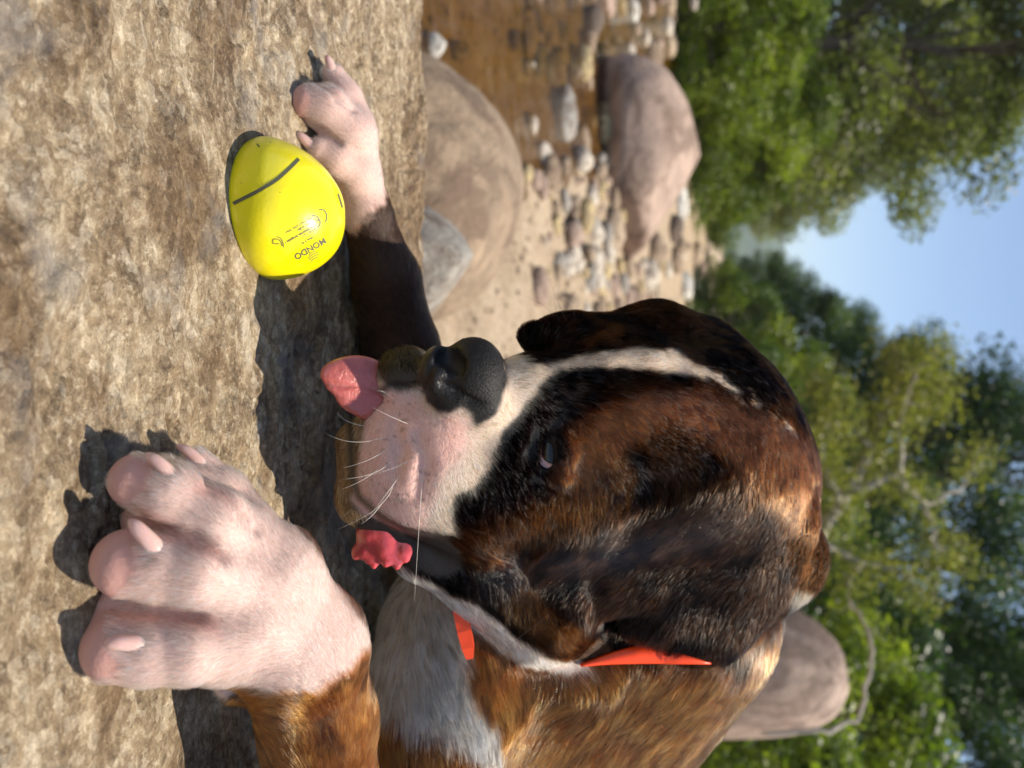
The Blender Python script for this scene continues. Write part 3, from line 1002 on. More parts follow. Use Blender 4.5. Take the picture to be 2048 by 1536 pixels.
# --- muzzle, lips, jaw
D.cone((900, 985, .342, 66), (1010, 1080, .366, 95), 14)
D.cone((800, 1078, .352, 38), (930, 1118, .366, 48), 5)
D.chain([(722, 885, .328, 48), (728, 1000, .338, 48)], 5)
D.chain([(728, 990, .338, 48), (850, 1085, .354, 66), (1080, 1190, .378, 132)], 8)
D.chain([(835, 925, .323, 92), (865, 985, .332, 86), (905, 1040, .346, 50)], 6)
D.ell((832, 915, .330), (132, 140, 25), 6)
D.ell((815, 757, .327), (64, 62, 16), 3)
D.cone((808, 748, .321, 40), (858, 748, .3175, 40), 7)
D.cone((930, 800, .325, 78), (1050, 790, .345, 62), 10)
# --- nose: far wing, dome, near wing
D.ell((946, 748, .3105), (66, 74, 13), 6)
D.ell((876, 742, .3075), (34, 52, 10), 4)
D.ell((908, 795, .3110), (44, 40, 9), 5)
D.ell((972, 808, .3160), (40, 42, 10), 8)
# --- flesh that carries the jowl on to the cheek
D.chain([(890, 955, .325, 74), (960, 1000, .338, 84), (1030, 1040, .354, 95)], 18)
# --- near ear: one broad hanging flap with a rolled front edge
D.chain([(1490, 950, .392, 78), (1340, 1000, .384, 80), (1180, 1060, .378, 80)], 26)
D.group(3.5)
D.cone((1525, 1065, .379, 100), (1165, 1160, .357, 84), 6, zs=.17)
D.chain([(1560, 1010, .382, 60), (1490, 985, .366, 42), (1310, 1040, .357, 36), (1120, 1112, .355, 30)], 16, zs=.45)
D.cone((1565, 1120, .391, 95), (1400, 1232, .379, 82), 22, zs=.2)
D.cone((1300, 1225, .370, 60), (1440, 1262, .384, 55), 10, zs=.25)
D.whole()
D.back = 0.0
# --- creases and folds that follow the surface
D.crease([(880, 722, 13), (896, 712, 20), (914, 730, 17), (918, 742, 10)], .6, 2.5)
D.crease([(866, 728, 6), (856, 752, 5), (848, 775, 3)], .3, 2)
D.crease([(884, 764, 5), (912, 782, 8), (940, 800, 7), (962, 806, 4)], .4, 2)
D.crease([(842, 786, 5), (812, 778, 6), (784, 772, 5)], .3, 3)
D.crease([(300, 1044, 10), (390, 1080, 10), (450, 1118, 6)], .4, 4)
D.crease([(226, 1212, 10), (320, 1221, 10), (400, 1236, 6)], .4, 4)
D.crease([(365, 922, 9), (430, 976, 10), (490, 1034, 8), (512, 1064, 4)], 0, 3)
D.crease([(606, 240, 5), (645, 262, 5), (680, 288, 3)], .5, 3)
D.crease([(640, 170, 5), (676, 196, 5), (705, 222, 3)], .5, 3)
D.crease([(1070, 862, 6), (1058, 905, 9), (1072, 948, 7), (1110, 965, 4)], -.2, 5)
D.crease([(1122, 862, 10), (1128, 900, 12), (1124, 945, 10)], 1.4, 6, cut=False)
D.crease([(790, 850, 7), (800, 900, 9), (790, 950, 6)], -.6, 6)
D.crease([(838, 868, 6), (850, 930, 9), (838, 990, 6)], -.8, 6)
D.crease([(1160, 760, 10), (1260, 745, 14), (1360, 745, 10)], -.6, 10)
D.flush()
EYE_D = D.surf(1095, 903) + .0006
D.cone((1093, 880, EYE_D - .0006, 12), (1093, 926, EYE_D - .0006, 15), 1.6, cut=True)
print('EYE_D', EYE_D)
body_co, body_q = D.mesh(0.0014)


def poly_sd(px, py, poly):
    """signed distance (pixels, negative inside) of points to a closed polygon"""
    pts = np.array(poly, dtype=float)
    d = np.full(len(px), 1e9); ins = np.zeros(len(px), dtype=bool)
    for (x0, y0), (x1, y1) in zip(pts, np.roll(pts, -1, axis=0)):
        ex, ey = x1 - x0, y1 - y0
        wx, wy = px - x0, py - y0
        t = np.clip((wx * ex + wy * ey) / (ex * ex + ey * ey + 1e-9), 0, 1)
        d = np.minimum(d, (wx - t * ex) ** 2 + (wy - t * ey) ** 2)
        c = ((y0 > py) != (y1 > py))
        xi = x0 + (py - y0) * ex / (ey if ey != 0 else 1e-9)
        ins ^= c & (px < xi)
    d = np.sqrt(d)
    return np.where(ins, -d, d)


BLAZE = [(1006, 700), (1060, 728), (1094, 724), (1171, 702), (1248, 694), (1298, 694), (1340, 690), (1403, 728), (1452, 757), (1487, 778),
         (1545, 812), (1580, 860), (1540, 830), (1487, 806), (1417, 760), (1382, 752), (1333, 749), (1259, 737), (1171, 736), (1118, 746), (1090, 763),
         (1048, 812), (1006, 861), (981, 922), (968, 945), (950, 970), (910, 992), (900, 1028), (906, 1064), (860, 1076), (700, 1066), (640, 950), (680, 840),
         (735, 770), (750, 690), (850, 670), (950, 650)]
MUZZLE_PINK = [(690, 840), (780, 770), (835, 790), (870, 830), (940, 835), (935, 900), (880, 960), (850, 1040), (860, 1090), (690, 1090), (640, 950)]
NOSE = [(844, 786), (835, 749), (845, 708), (868, 688), (900, 670), (928, 655), (962, 660), (990, 690), (1010, 714), (1018, 755), (1005, 799), (989, 832),
        (952, 858), (936, 828), (919, 816), (900, 826), (875, 826), (852, 808)]
FAR_LIP = [(740, 725), (760, 690), (819, 672), (852, 690), (845, 755), (834, 776), (794, 786), (775, 768), (748, 745)]
LIP_IN = [(792, 1056), (830, 1066), (884, 1072), (912, 1100), (925, 1138), (885, 1152), (835, 1138), (795, 1128), (740, 1105), (700, 1045), (735, 1030)]
JAW_FRINGE = [(735, 1112), (795, 1132), (835, 1152), (890, 1182), (950, 1208), (1040, 1284), (1110, 1322), (1160, 1330), (1180, 1334), (1150, 1344), (1110, 1344), (1040, 1322), (905, 1225), (780, 1155), (725, 1125)]
CHEST_W = [(680, 1100), (800, 1120), (926, 1190), (948, 1240), (935, 1300), (926, 1358), (961, 1420), (1002, 1463), (1008, 1500), (955, 1512), (880, 1468), (815, 1440), (745, 1416), (640, 1380)]
RUST = [(1180, 830), (1260, 790), (1400, 780), (1500, 810), (1660, 900), (1670, 1080), (1600, 1060), (1480, 960), (1450, 900), (1330, 830), (1230, 900), (1120, 960), (1150, 880)]
EAR = [(1480, 955), (1380, 985), (1300, 1008), (1200, 1040), (1120, 1075), (1060, 1110), (1035, 1140), (1059, 1178), (1102, 1205), (1171, 1255), (1234, 1286), (1277, 1303), (1377, 1313), (1436, 1320), (1475, 1358), (1540, 1290), (1600, 1180), (1585, 1060), (1530, 990)]
NEAR_WHITE = [(760, 1300), (727, 1317), (704, 1346), (633, 1390), (557, 1390), (475, 1368), (420, 1440), (100, 1440), (100, 840), (500, 900)]
FAR_WHITE = [(560, 60), (800, 60), (790, 380), (760, 405), (735, 445), (690, 470), (640, 470), (560, 330)]


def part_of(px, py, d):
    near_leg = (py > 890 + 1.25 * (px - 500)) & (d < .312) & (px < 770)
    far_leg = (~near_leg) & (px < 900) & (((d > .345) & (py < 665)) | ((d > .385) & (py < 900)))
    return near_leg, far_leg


def coat(co):
    """base colours of skin and hair, hair length (m), wetness at body points"""
    px, py, d = to_photo(co)
    n1 = fbm(co, 160, 3) - .5
    n2 = fbm(co + 5.0, 60, 3) - .5
    n3 = fbm(co + 9.0, 420, 2) - .5
    near_leg, far_leg = part_of(px, py, d)
    N = len(co)
    wob = n1 * 34 + n3 * 14

    def mix(c, col, w):
        return c * (1 - w[:, None]) + np.asarray(col) * w[:, None]

    def m(poly, soft=10.0, wobble=1.0):
        return smoothstep(soft, -soft, poly_sd(px, py, poly) + wob * wobble)
    # brindle: dark streaks across an orange brown coat
    st = np.abs(np.sin((px * .55 + py * .80) * .026 + n2 * 7.0 + n1 * 3.0))
    dark = smoothstep(.50, .88, st + n3 * .5)
    hair = np.tile(np.array([.350, .125, .028]), (N, 1)) * (1 + .5 * n3)[:, None]
    hair = mix(hair, (.060, .024, .010), dark * .62)
    length = np.full(N, .0125)
    # head: dark mask with rusty crown and brown streaks
    head = smoothstep(20, -20, poly_sd(px, py, [(640, 600), (1380, 560), (1700, 800), (1680, 1180), (1560, 1240), (1440, 1330), (1200, 1330), (1050, 1330), (880, 1215), (640, 1120)]) + wob)
    head *= (~near_leg) & (~far_leg)
    hd = np.tile(np.array([.011, .0052, .0034]), (N, 1))
    streak = smoothstep(.55, .85, np.abs(np.sin((px * .85 - py * .5) * .021 + n2 * 6.0)) + n3 * .5)
    hd = mix(hd, (.115, .043, .013), streak * smoothstep(1060, 1180, px) * .55)
    hd = mix(hd, (.300, .085, .022), m(RUST, 40) * .85)
    jaw_b = smoothstep(30, -30, poly_sd(px, py, [(1010, 1190), (1080, 1160), (1110, 1200), (1240, 1290), (1290, 1330), (1150, 1330), (1040, 1250)]) + wob)
    hd = mix(hd, (.34, .140, .045), jaw_b * (.5 + .5 * dark))
    hd = mix(hd, (.34, .115, .026), smoothstep(40, -20, poly_sd(px, py, [(1150, 870), (1240, 810), (1270, 830), (1200, 920), (1150, 960)]) + wob) * .8)
    hd = mix(hd, (.17, .058, .014), smoothstep(40, -20, poly_sd(px, py, [(900, 1075), (1120, 1000), (1180, 1010), (1000, 1100), (930, 1110)]) + wob) * .7)
    hd = mix(hd, (.15, .050, .014), smoothstep(30, -20, poly_sd(px, py, [(1440, 960), (1570, 960), (1640, 1060), (1640, 1240), (1560, 1300), (1590, 1150), (1520, 1040)]) + wob) * .8)
    hd = hd * .36
    hair = mix(hair, hd, head)
    length = length * (1 - head) + .0062 * head
    ear = m(EAR, 14) * (~near_leg)
    ec = np.tile(np.array([.0065, .0034, .0022]), (N, 1))
    ec = mix(ec, (.046, .019, .008), smoothstep(.45, .8, fbm(co + 3, 90, 3) + .15) * .7)
    hair = mix(hair, ec, ear)
    length = length * (1 - ear) + .0085 * ear
    # white marks
    W = (.70, .61, .46)
    sd_bl = poly_sd(px, py, BLAZE) + wob * .4 + 6 * smoothstep(1040, 1120, px) + smoothstep(1370, 1470, px) * (4 + 60 * np.clip(n3 + .5 * n1, -.2, .5))
    bl = smoothstep(7, -7, sd_bl) * (~near_leg) * (~far_leg) * (d < .445)
    hair = mix(hair, W, bl)
    length = np.where(bl > .5, .0048, length)
    pink = m(MUZZLE_PINK, 30, .6) * (bl > .3) * (d < .385)
    hair = mix(hair, (.80, .63, .54), pink)
    length = length * (1 - pink) + .0032 * pink
    jf = m(JAW_FRINGE, 8, .5) * (~near_leg) * (d < .434)
    hair = mix(hair, (.78, .70, .60), jf)
    length = np.where(jf > .5, .0080, length)
    cw = m(CHEST_W, 16) * (~near_leg) * (~far_leg) * ((d > .38) | (py > 1240))
    hair = mix(hair, (.74, .67, .58), cw)
    nape = smoothstep(14, -14, poly_sd(px, py, [(1602, 1180), (1650, 1200), (1600, 1400), (1520, 1450), (1530, 1392), (1576, 1296)])) * (~near_leg)
    hair = mix(hair, W, nape)
    tip = smoothstep(14, -10, poly_sd(px, py, [(1490, 1290), (1560, 1245), (1530, 1330), (1480, 1365), (1440, 1345)]) + wob)
    hair = mix(hair, W, tip * .05 * (~near_leg))
    chin = smoothstep(8, -8, poly_sd(px, py, [(640, 850), (735, 830), (705, 1000), (745, 1050), (690, 1070), (640, 1000)])) * (~near_leg) * (~far_leg) * (d > .300) * (d < .375)
    hair = mix(hair, (.36, .24, .13), chin); length = np.where(chin > .5, .0045, length); pink = pink * (1 - chin)
    bl = bl * (1 - chin)
    # legs
    nw = smoothstep(9, -9, poly_sd(px, py, NEAR_WHITE) + wob * .5) * near_leg
    lb = mix(np.tile(np.array([.26, .092, .022]), (N, 1)), (.050, .020, .010), smoothstep(.45, .75, fbm(co + 2, 120, 3)) * .8)
    hair = np.where(near_leg[:, None], lb, hair)
    hair = mix(hair, (.78, .66, .57), nw)
    length = np.where(near_leg, np.where(nw > .5, .0034, .0065), length)
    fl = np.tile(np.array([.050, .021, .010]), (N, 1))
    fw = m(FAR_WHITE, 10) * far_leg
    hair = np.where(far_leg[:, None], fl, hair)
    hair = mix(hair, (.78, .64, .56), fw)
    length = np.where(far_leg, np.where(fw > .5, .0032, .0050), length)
    for (cx, cy) in ((410, 930), (352, 955), (318, 1104), (296, 1286), (672, 154), (652, 178), (628, 298)):
        g = np.exp(-((px - cx) ** 2 + (py - cy) ** 2) / 30 ** 2) * (near_leg | far_leg)
        length = length + .0022 * g
    # skin beneath
    skin = hair * .55
    rose = np.array([.66, .40, .33])
    skin = mix(skin, rose, np.clip(np.maximum.reduce([pink, nw * .6, fw * .6, jf * .3, bl * .25]), 0, 1))
    wet = np.zeros(N)
    # pink pads and the bare skin between the toes
    def pad(poly, s=10):
        return smoothstep(s, -s, poly_sd(px, py, poly) + wob * .5)
    pads = np.zeros(N)
    for pl in ([(160, 1030), (262, 1040), (275, 1075), (296, 1110), (280, 1150), (250, 1180), (228, 1205), (160, 1210)], [(150, 1205), (222, 1212), (216, 1270), (222, 1305), (250, 1332), (232, 1360), (150, 1360)], [(215, 900), (268, 905), (312, 930), (320, 955), (290, 985), (262, 1012), (215, 1010)]):
        pads = np.maximum(pads, pad(pl) * near_leg)
    for pl in ([(570, 165), (612, 165), (622, 200), (606, 245), (598, 270), (570, 262)],):
        pads = np.maximum(pads, pad(pl) * far_leg)
    gaps = np.zeros(N)
    for pl in ([(215, 1205), (330, 1215), (420, 1222), (446, 1245), (436, 1272), (380, 1258), (215, 1248)], [(225, 1010), (330, 1035), (440, 1100), (475, 1130), (440, 1128), (330, 1085), (225, 1060)], [(400, 960), (470, 1005), (500, 1045), (455, 1020), (390, 985)]):
        gaps = np.maximum(gaps, pad(pl, 14) * near_leg)
    skin = mix(skin, (.54, .285, .235), np.maximum(pads * .9, gaps * .7))
    hair = mix(hair, (.66, .36, .30), gaps * .6)
    near_pad = np.zeros(N)
    for pl in ([(160, 1030), (262, 1040), (275, 1075), (296, 1110), (280, 1150), (250, 1180), (228, 1205), (160, 1210)], [(150, 1205), (222, 1212), (216, 1270), (222, 1305), (250, 1332), (232, 1360), (150, 1360)], [(215, 900), (268, 905), (312, 930), (320, 955), (290, 985), (262, 1012), (215, 1010)]):
        q_ = poly_sd(px, py, pl); near_pad = np.maximum(near_pad, np.exp(-(q_ / 26) ** 2) * near_leg)
    length = (length + .0014 * near_pad) * (1 - pads)
    wet = np.maximum(wet, pads * .6)
    # black nose, dark far lip, black inner lip
    ns = smoothstep(7, -7, poly_sd(px, py, NOSE) + wob * .35) * (d < .352) * (~near_leg)
    nc = np.array([.013, .0115, .0105])
    skin = mix(skin, nc, ns); hair = mix(hair, (.016, .0135, .012), ns)
    core = smoothstep(0, -14, poly_sd(px, py, [(838, 800), (832, 740), (850, 690), (905, 672), (940, 690), (960, 740), (930, 790), (890, 815)]) + wob * .3) * (d < .352)
    length = np.where(ns > .5, .0016, length) * (1 - smoothstep(.2, .7, core))
    fl_ = m(FAR_LIP, 9, .5) * (d < .372) * (~near_leg)
    skin = mix(skin, (.045, .036, .026), fl_); hair = mix(hair, (.070, .056, .038), fl_)
    li = m(LIP_IN, 7, .3) * (~near_leg) * (d < .414)
    skin = mix(skin, (.007, .005, .005), li)
    length = length * (1 - smoothstep(.3, .8, li))
    lipline = smoothstep(13, -2, np.abs(poly_sd(px, py, [(700, 838), (780, 768), (1500, 700), (1500, 1075), (884, 1071), (830, 1062), (796, 1052), (762, 1032), (718, 994), (704, 950), (702, 900)])) - 2) * (d < .375) * (~near_leg) * (~far_leg) * (px < 892)
    skin = mix(skin, (.020, .014, .012), lipline * .9)
    length = np.where(lipline > .5, length * .3, length)
    wet = np.maximum.reduce([wet, core * .5, li * .35, lipline])
    eye_rim = smoothstep(21, 11, np.hypot((px - 1093) * 1.1, (py - 902) * .55)) * (d < .385) * (~near_leg)
    skin = mix(skin, (.012, .008, .006), eye_rim); length = length * (1 - eye_rim)
    speck = (fbm(co + 21, 700, 2) > .745) & (pink > .5)
    skin[speck] *= .55
    return np.clip(skin, .002, 1), np.clip(hair, .002, 1), length, wet, ns


skin_c, hair_c, hair_len, wet_c, nose_c = coat(body_co)

dog = empty('dog', tuple(P(1150, 1350, .45) * np.array([1, 1, 0])))
tag(dog, 'brindle boxer dog with white blaze and white paws lying on the rock', 'dog')
bpy.context.view_layer.update()
DOG_INV = dog.matrix_world.inverted()


def dog_part(o, parent=None):
    """hang a part built in world coordinates on the dog (or on one of its parts)"""
    o.parent = parent if parent is not None else dog
    o.matrix_parent_inverse = DOG_INV if parent is None else (dog.matrix_world).inverted()
    return o


# skin
m_skin, n, l, b = new_mat('dog_skin')
at_ = n.new('ShaderNodeVertexColor'); at_.layer_name = 'coat'
wt_ = n.new('ShaderNodeVertexColor'); wt_.layer_name = 'wet'
sp_ = n.new('ShaderNodeSeparateColor'); l.new(wt_.outputs[0], sp_.inputs[0])
l.new(at_.outputs[0], b.inputs['Base Color'])
mr = n.new('ShaderNodeMapRange'); mr.inputs['To Min'].default_value = .65; mr.inputs['To Max'].default_value = .36
l.new(sp_.outputs[0], mr.inputs['Value']); l.new(mr.outputs[0], b.inputs['Roughness'])
b.inputs['Specular IOR Level'].default_value = .28
b.inputs['Subsurface Weight'].default_value = .35
b.inputs['Subsurface Radius'].default_value = (.004, .0015, .001)
b.inputs['Subsurface Scale'].default_value = 1.0
tc = n.new('ShaderNodeTexCoord')
vo = n.new('ShaderNodeTexVoronoi'); vo.inputs['Scale'].default_value = 900; l.new(tc.outputs['Object'], vo.inputs['Vector'])
no = n.new('ShaderNodeTexNoise'); no.inputs['Scale'].default_value = 700; no.inputs['Detail'].default_value = 4; l.new(tc.outputs['Object'], no.inputs['Vector'])
mxb = n.new('ShaderNodeMix'); mxb.data_type = 'FLOAT'
l.new(sp_.outputs[1], mxb.inputs['Factor']); l.new(no.outputs[0], mxb.inputs[2]); l.new(vo.outputs[0], mxb.inputs[3])
bp = n.new('ShaderNodeBump'); bp.inputs['Strength'].default_value = .42; bp.inputs['Distance'].default_value = .0005
l.new(mxb.outputs[0], bp.inputs['Height']); l.new(bp.outputs[0], b.inputs['Normal'])

body = mesh_obj('body', body_co, body_q, m_skin)
set_color(body.data, 'coat', skin_c)
set_color(body.data, 'wet', np.stack([wet_c, nose_c, wet_c * 0], 1))
dog_part(body)
body_bvh = BVHTree.FromPolygons([tuple(v) for v in body_co], body_q.tolist())


def on_body(px, py, off=0.0):
    """point where the view ray through a photo pixel meets the dog, its normal, its depth"""
    dr = P(px, py, 1.0) - CAM
    dr /= np.linalg.norm(dr)
    h = body_bvh.ray_cast(Vector(CAM), Vector(dr))
    if h[0] is None:
        return None, None, None
    p = np.array(h[0]); nn = np.array(h[1])
    return p + nn * off, nn, float((p - CAM) @ FV)


# ------------------------------------------------------------------ fur
FLOW_HEAD = [((760, 900), (-.2, 1)), ((720, 960), (-.4, .9)), ((850, 900), (.35, .95)), ((950, 950), (.6, .8)), ((820, 1010), (.3, .95)), ((880, 1050), (.6, .8)), ((810, 740), (-.3, -.9)),
    ((940, 700), (.8, -.5)), ((960, 820), (.8, .6)), ((1040, 760), (1, .1)), ((1250, 715), (1, .05)), ((1400, 745), (.9, .35)), ((1500, 800), (.8, .6)),
    ((1150, 800), (.9, .4)), ((1060, 850), (.6, .75)), ((1100, 1000), (.25, 1)), ((1000, 1000), (.5, .9)), ((1250, 900), (.75, .65)), ((1180, 930), (.5, .9)), ((1350, 850), (.8, .5)), ((1450, 870), (.75, .7)), ((1560, 940), (.5, 1)), ((1610, 1000), (.2, 1)),
    ((1080, 660), (.3, -.9)), ((1200, 650), (.8, -.6)), ((1350, 640), (.9, -.25)), ((1450, 730), (.9, .2)),
    ((1550, 1040), (-.7, .7)), ((1450, 1030), (-.9, .4)), ((1300, 1080), (-.92, .38)), ((1130, 1130), (-.95, .3)), ((1580, 1120), (-.3, .95)), ((1450, 1160), (-.8, .55)), ((1250, 1180), (-.9, .4)), ((1420, 1260), (-.4, .9)), ((1560, 1230), (-.2, 1)), ((1500, 1320), (-.1, 1)), ((1280, 1260), (-.6, .8)),
    ((800, 1140), (.2, .9)), ((900, 1170), (.5, .85)), ((1000, 1160), (.5, .85)), ((1100, 1260), (.5, .85)), ((1150, 1330), (.6, .8)), ((1200, 1300), (.6, .7)),
    ((1540, 1360), (-.6, .8)), ((1450, 1420), (-.75, .65)), ((1300, 1450), (-.85, .5)), ((1150, 1420), (-.95, .3)), ((1050, 1480), (-.7, .7)), ((980, 1400), (.1, 1)), ((860, 1400), (.5, .85)), ((850, 1250), (.4, .9)), ((950, 1500), (.3, .95)), ((800, 1480), (.2, 1))]
FLOW_NEAR = [((640, 1500), (-.2, -1)), ((680, 1380), (-.5, -.85)), ((600, 1250), (-.7, -.6)), ((520, 1100), (-.75, -.6)), ((450, 1000), (-.8, -.6)), ((400, 1060), (-.9, -.4)), ((300, 960), (-.95, -.3)), ((300, 1130), (-1, -.1)), ((420, 1200), (-.9, -.3)), ((300, 1300), (-1, 0)), ((480, 1380), (-.7, .5))]
FLOW_FAR = [((800, 650), (-.5, -.85)), ((750, 480), (-.4, -.9)), ((715, 330), (-.5, -.85)), ((650, 230), (-.8, -.5)), ((680, 160), (-.8, -.5))]


def flow_dir(px, py, table):
    num = np.zeros((len(px), 2))
    for (gx, gy), (dx, dy) in table:
        w = 1.0 / ((px - gx) ** 2 + (py - gy) ** 2 + 900.0) ** 1.5
        v = np.array([dx, dy]) / math.hypot(dx, dy)
        num += w[:, None] * v
    return num / (np.linalg.norm(num, axis=1, keepdims=True) + 1e-12)


def make_fur(total, seed):
    r = np.random.default_rng(seed)
    tri = np.concatenate([body_q[:, [0, 1, 2]], body_q[:, [0, 2, 3]]])
    a, b_, c = body_co[tri[:, 0]], body_co[tri[:, 1]], body_co[tri[:, 2]]
    cr = np.cross(b_ - a, c - a)
    ar = np.linalg.norm(cr, axis=1) * .5
    nr = cr / (2 * ar[:, None] + 1e-15)
    cen = (a + b_ + c) / 3
    vw = CAM - cen
    vw /= np.linalg.norm(vw, axis=1, keepdims=True)
    face = (nr * vw).sum(1)
    px, py, d = to_photo(cen)
    ln = hair_len[tri].mean(1)
    w = ar * smoothstep(-.55, -.15, face)
    w *= (px > 100) & (px < 1800) & (py < 1600) & (py > 40) & (ln > 2e-4)
    near_leg, far_leg = part_of(px, py, d)
    w *= np.where(far_leg, .55, np.where(ln > .009, .75, np.where(near_leg, 1.1, 1.25)))
    w *= (.3 / d) ** 1.0
    t = r.choice(len(tri), size=total, p=w / w.sum())
    u, v = r.random(total), r.random(total)
    f = u + v > 1
    u[f], v[f] = 1 - u[f], 1 - v[f]
    k = np.stack([1 - u - v, u, v], 1)
    root = (body_co[tri[t]] * k[:, :, None]).sum(1)
    nrm = nr[t]
    L = (hair_len[tri[t]] * k).sum(1)
    colr = (hair_c[tri[t]] * k[:, :, None]).sum(1)
    px, py, d = to_photo(root)
    near_leg, far_leg = part_of(px, py, d)
    fd = flow_dir(px, py, FLOW_HEAD)
    fd = np.where(near_leg[:, None], flow_dir(px, py, FLOW_NEAR), fd)
    fd = np.where(far_leg[:, None], flow_dir(px, py, FLOW_FAR), fd)
    fw = fd[:, 0:1] * UV_ + fd[:, 1:2] * RV
    # wander of the lie of the hair
    ang = (fbm(root, 110, 2) - .5) * .9 + r.normal(0, .09, total)
    tan = fw - nrm * (fw * nrm).sum(1, keepdims=True)
    tan /= np.linalg.norm(tan, axis=1, keepdims=True) + 1e-9
    bi = np.cross(nrm, tan)
    tan = tan * np.cos(ang)[:, None] + bi * np.sin(ang)[:, None]
    lift = np.where(L < .0035, .42, np.where(L > .009, .26, .24)) * (1 + r.normal(0, .25, total))
    L = L * r.uniform(.65, 1.15, total)
    K = 5
    s = np.linspace(0, 1, K)
    pts = np.zeros((total, K, 3))
    for i, q in enumerate(s):
        along = L * q
        up = L * lift * (q - .45 * q * q)
        pts[:, i] = root + tan * along[:, None] + nrm * (up - .0003)[:, None]
    # tufts: tips lean to their neighbours' mean tip
    lock = np.ones(total)
    for cell, amount in ((.0019, .72), (.0060, .28)):
        jit = np.stack([vnoise(root + 31 * i, 190) for i in range(3)], 1) * cell
        key = np.floor((root + jit) / cell).astype(np.int64)
        kk = key[:, 0] * 73856093 ^ key[:, 1] * 19349663 ^ key[:, 2] * 83492791
        _, inv = np.unique(kk, return_inverse=True)
        cnt = np.bincount(inv)
        mt = np.stack([np.bincount(inv, pts[:, -1, i]) / cnt for i in range(3)], 1)[inv]
        lock = lock * np.exp(r.normal(0, .30, len(cnt)))[inv]
        amt = amount * np.clip((L - .0018) / .006, 0, 1) * np.where(near_leg | far_leg, .6, 1.0)
        for i, q in enumerate(s):
            pts[:, i] += (mt - pts[:, -1]) * (amt * q ** 1.6)[:, None] if i < K - 1 else 0
        pts[:, -1] += (mt - pts[:, -1]) * amt[:, None]
    colr = colr * (np.exp(r.normal(0, .30, total)) * np.where(L > .0036, lock, lock ** .35))[:, None]
    rad0 = np.where(L < .0040, .000046, np.where(L > .0085, .000095, .000072))
    rad = rad0[:, None] * np.array([1, .95, .8, .55, .12])[None]
    cv = bpy.data.hair_curves.new('fur')
    gl_ = np.where(near_leg | far_leg, .5, np.maximum.reduce([.05 * smoothstep(12, -12, poly_sd(px, py, EAR)), 1.1 * np.exp(-((py - 1085 + .24 * (px - 1300)) / 48.0) ** 2) * smoothstep(1060, 1180, px) * smoothstep(1560, 1430, px), .75 * smoothstep(20, -20, poly_sd(px, py, RUST)), np.where(L > .0085, .6, 0.0), .9 * np.exp(-((px - 1165) ** 2 + (py - 930) ** 2) / 60 ** 2), .9 * np.exp(-((px - 1010) ** 2 + (py - 1150) ** 2) / 60 ** 2)]))
    cv.add_curves([K] * total)
    cv.attributes['position'].data.foreach_set('vector', pts.astype(np.float32).ravel())
    ra = cv.attributes.get('radius') or cv.attributes.new('radius', 'FLOAT', 'POINT')
    ra.data.foreach_set('value', rad.astype(np.float32).ravel())
    ca = cv.attributes.new('hair_color', 'FLOAT_COLOR', 'CURVE')
    c4 = np.ones((total, 4), dtype=np.float32); c4[:, :3] = np.clip(colr, .0015, .9)
    ca.data.foreach_set('color', c4.ravel())
    ga = cv.attributes.new('gloss', 'FLOAT', 'CURVE')
    ga.data.foreach_set('value', (1.06 + .46 * gl_).astype(np.float32))
    return cv


m_hair = bpy.data.materials.new('fur')
m_hair.use_nodes = True
n, l = m_hair.node_tree.nodes, m_hair.node_tree.links
n.clear()
ho = n.new('ShaderNodeOutputMaterial')
hb = n.new('ShaderNodeBsdfHairPrincipled')
hb.parametrization = 'COLOR'
hb.inputs['Roughness'].default_value = .13
gn = n.new('ShaderNodeAttribute'); gn.attribute_name = 'gloss'; l.new(gn.outputs['Fac'], hb.inputs['IOR'])
hb.inputs['Radial Roughness'].default_value = .34
hb.inputs['Random Roughness'].default_value = .3
ha = n.new('ShaderNodeAttribute'); ha.attribute_name = 'hair_color'
l.new(ha.outputs['Color'], hb.inputs['Color'])
hd_ = n.new('ShaderNodeBsdfPrincipled'); hd_.inputs['Roughness'].default_value = .42; hd_.inputs['Specular IOR Level'].default_value = .35
ht_ = n.new('ShaderNodeBsdfTranslucent'); hm_ = n.new('ShaderNodeMixShader'); hm_.inputs[0].default_value = .28
l.new(ha.outputs['Color'], hd_.inputs['Base Color']); l.new(ha.outputs['Color'], ht_.inputs[0])
l.new(hd_.outputs[0], hm_.inputs[1]); l.new(ht_.outputs[0], hm_.inputs[2])
hv_ = n.new('ShaderNodeMapRange'); hv_.inputs['From Min'].default_value = .22; hv_.inputs['From Max'].default_value = .42; hv_.inputs['To Max'].default_value = .22
hx_ = n.new('ShaderNodeSeparateColor'); l.new(ha.outputs['Color'], hx_.inputs[0]); l.new(hx_.outputs[1], hv_.inputs['Value'])
hf_ = n.new('ShaderNodeMixShader'); l.new(hv_.outputs[0], hf_.inputs[0]); l.new(hb.outputs[0], hf_.inputs[1]); l.new(hm_.outputs[0], hf_.inputs[2])
l.new(hf_.outputs[0], ho.inputs['Surface'])

fur_data = make_fur(430000, 5)
fur_data.materials.append(m_hair)
fur = bpy.data.objects.new('fur', fur_data)
fur['kind'] = 'stuff'
link(fur)
dog_part(fur)

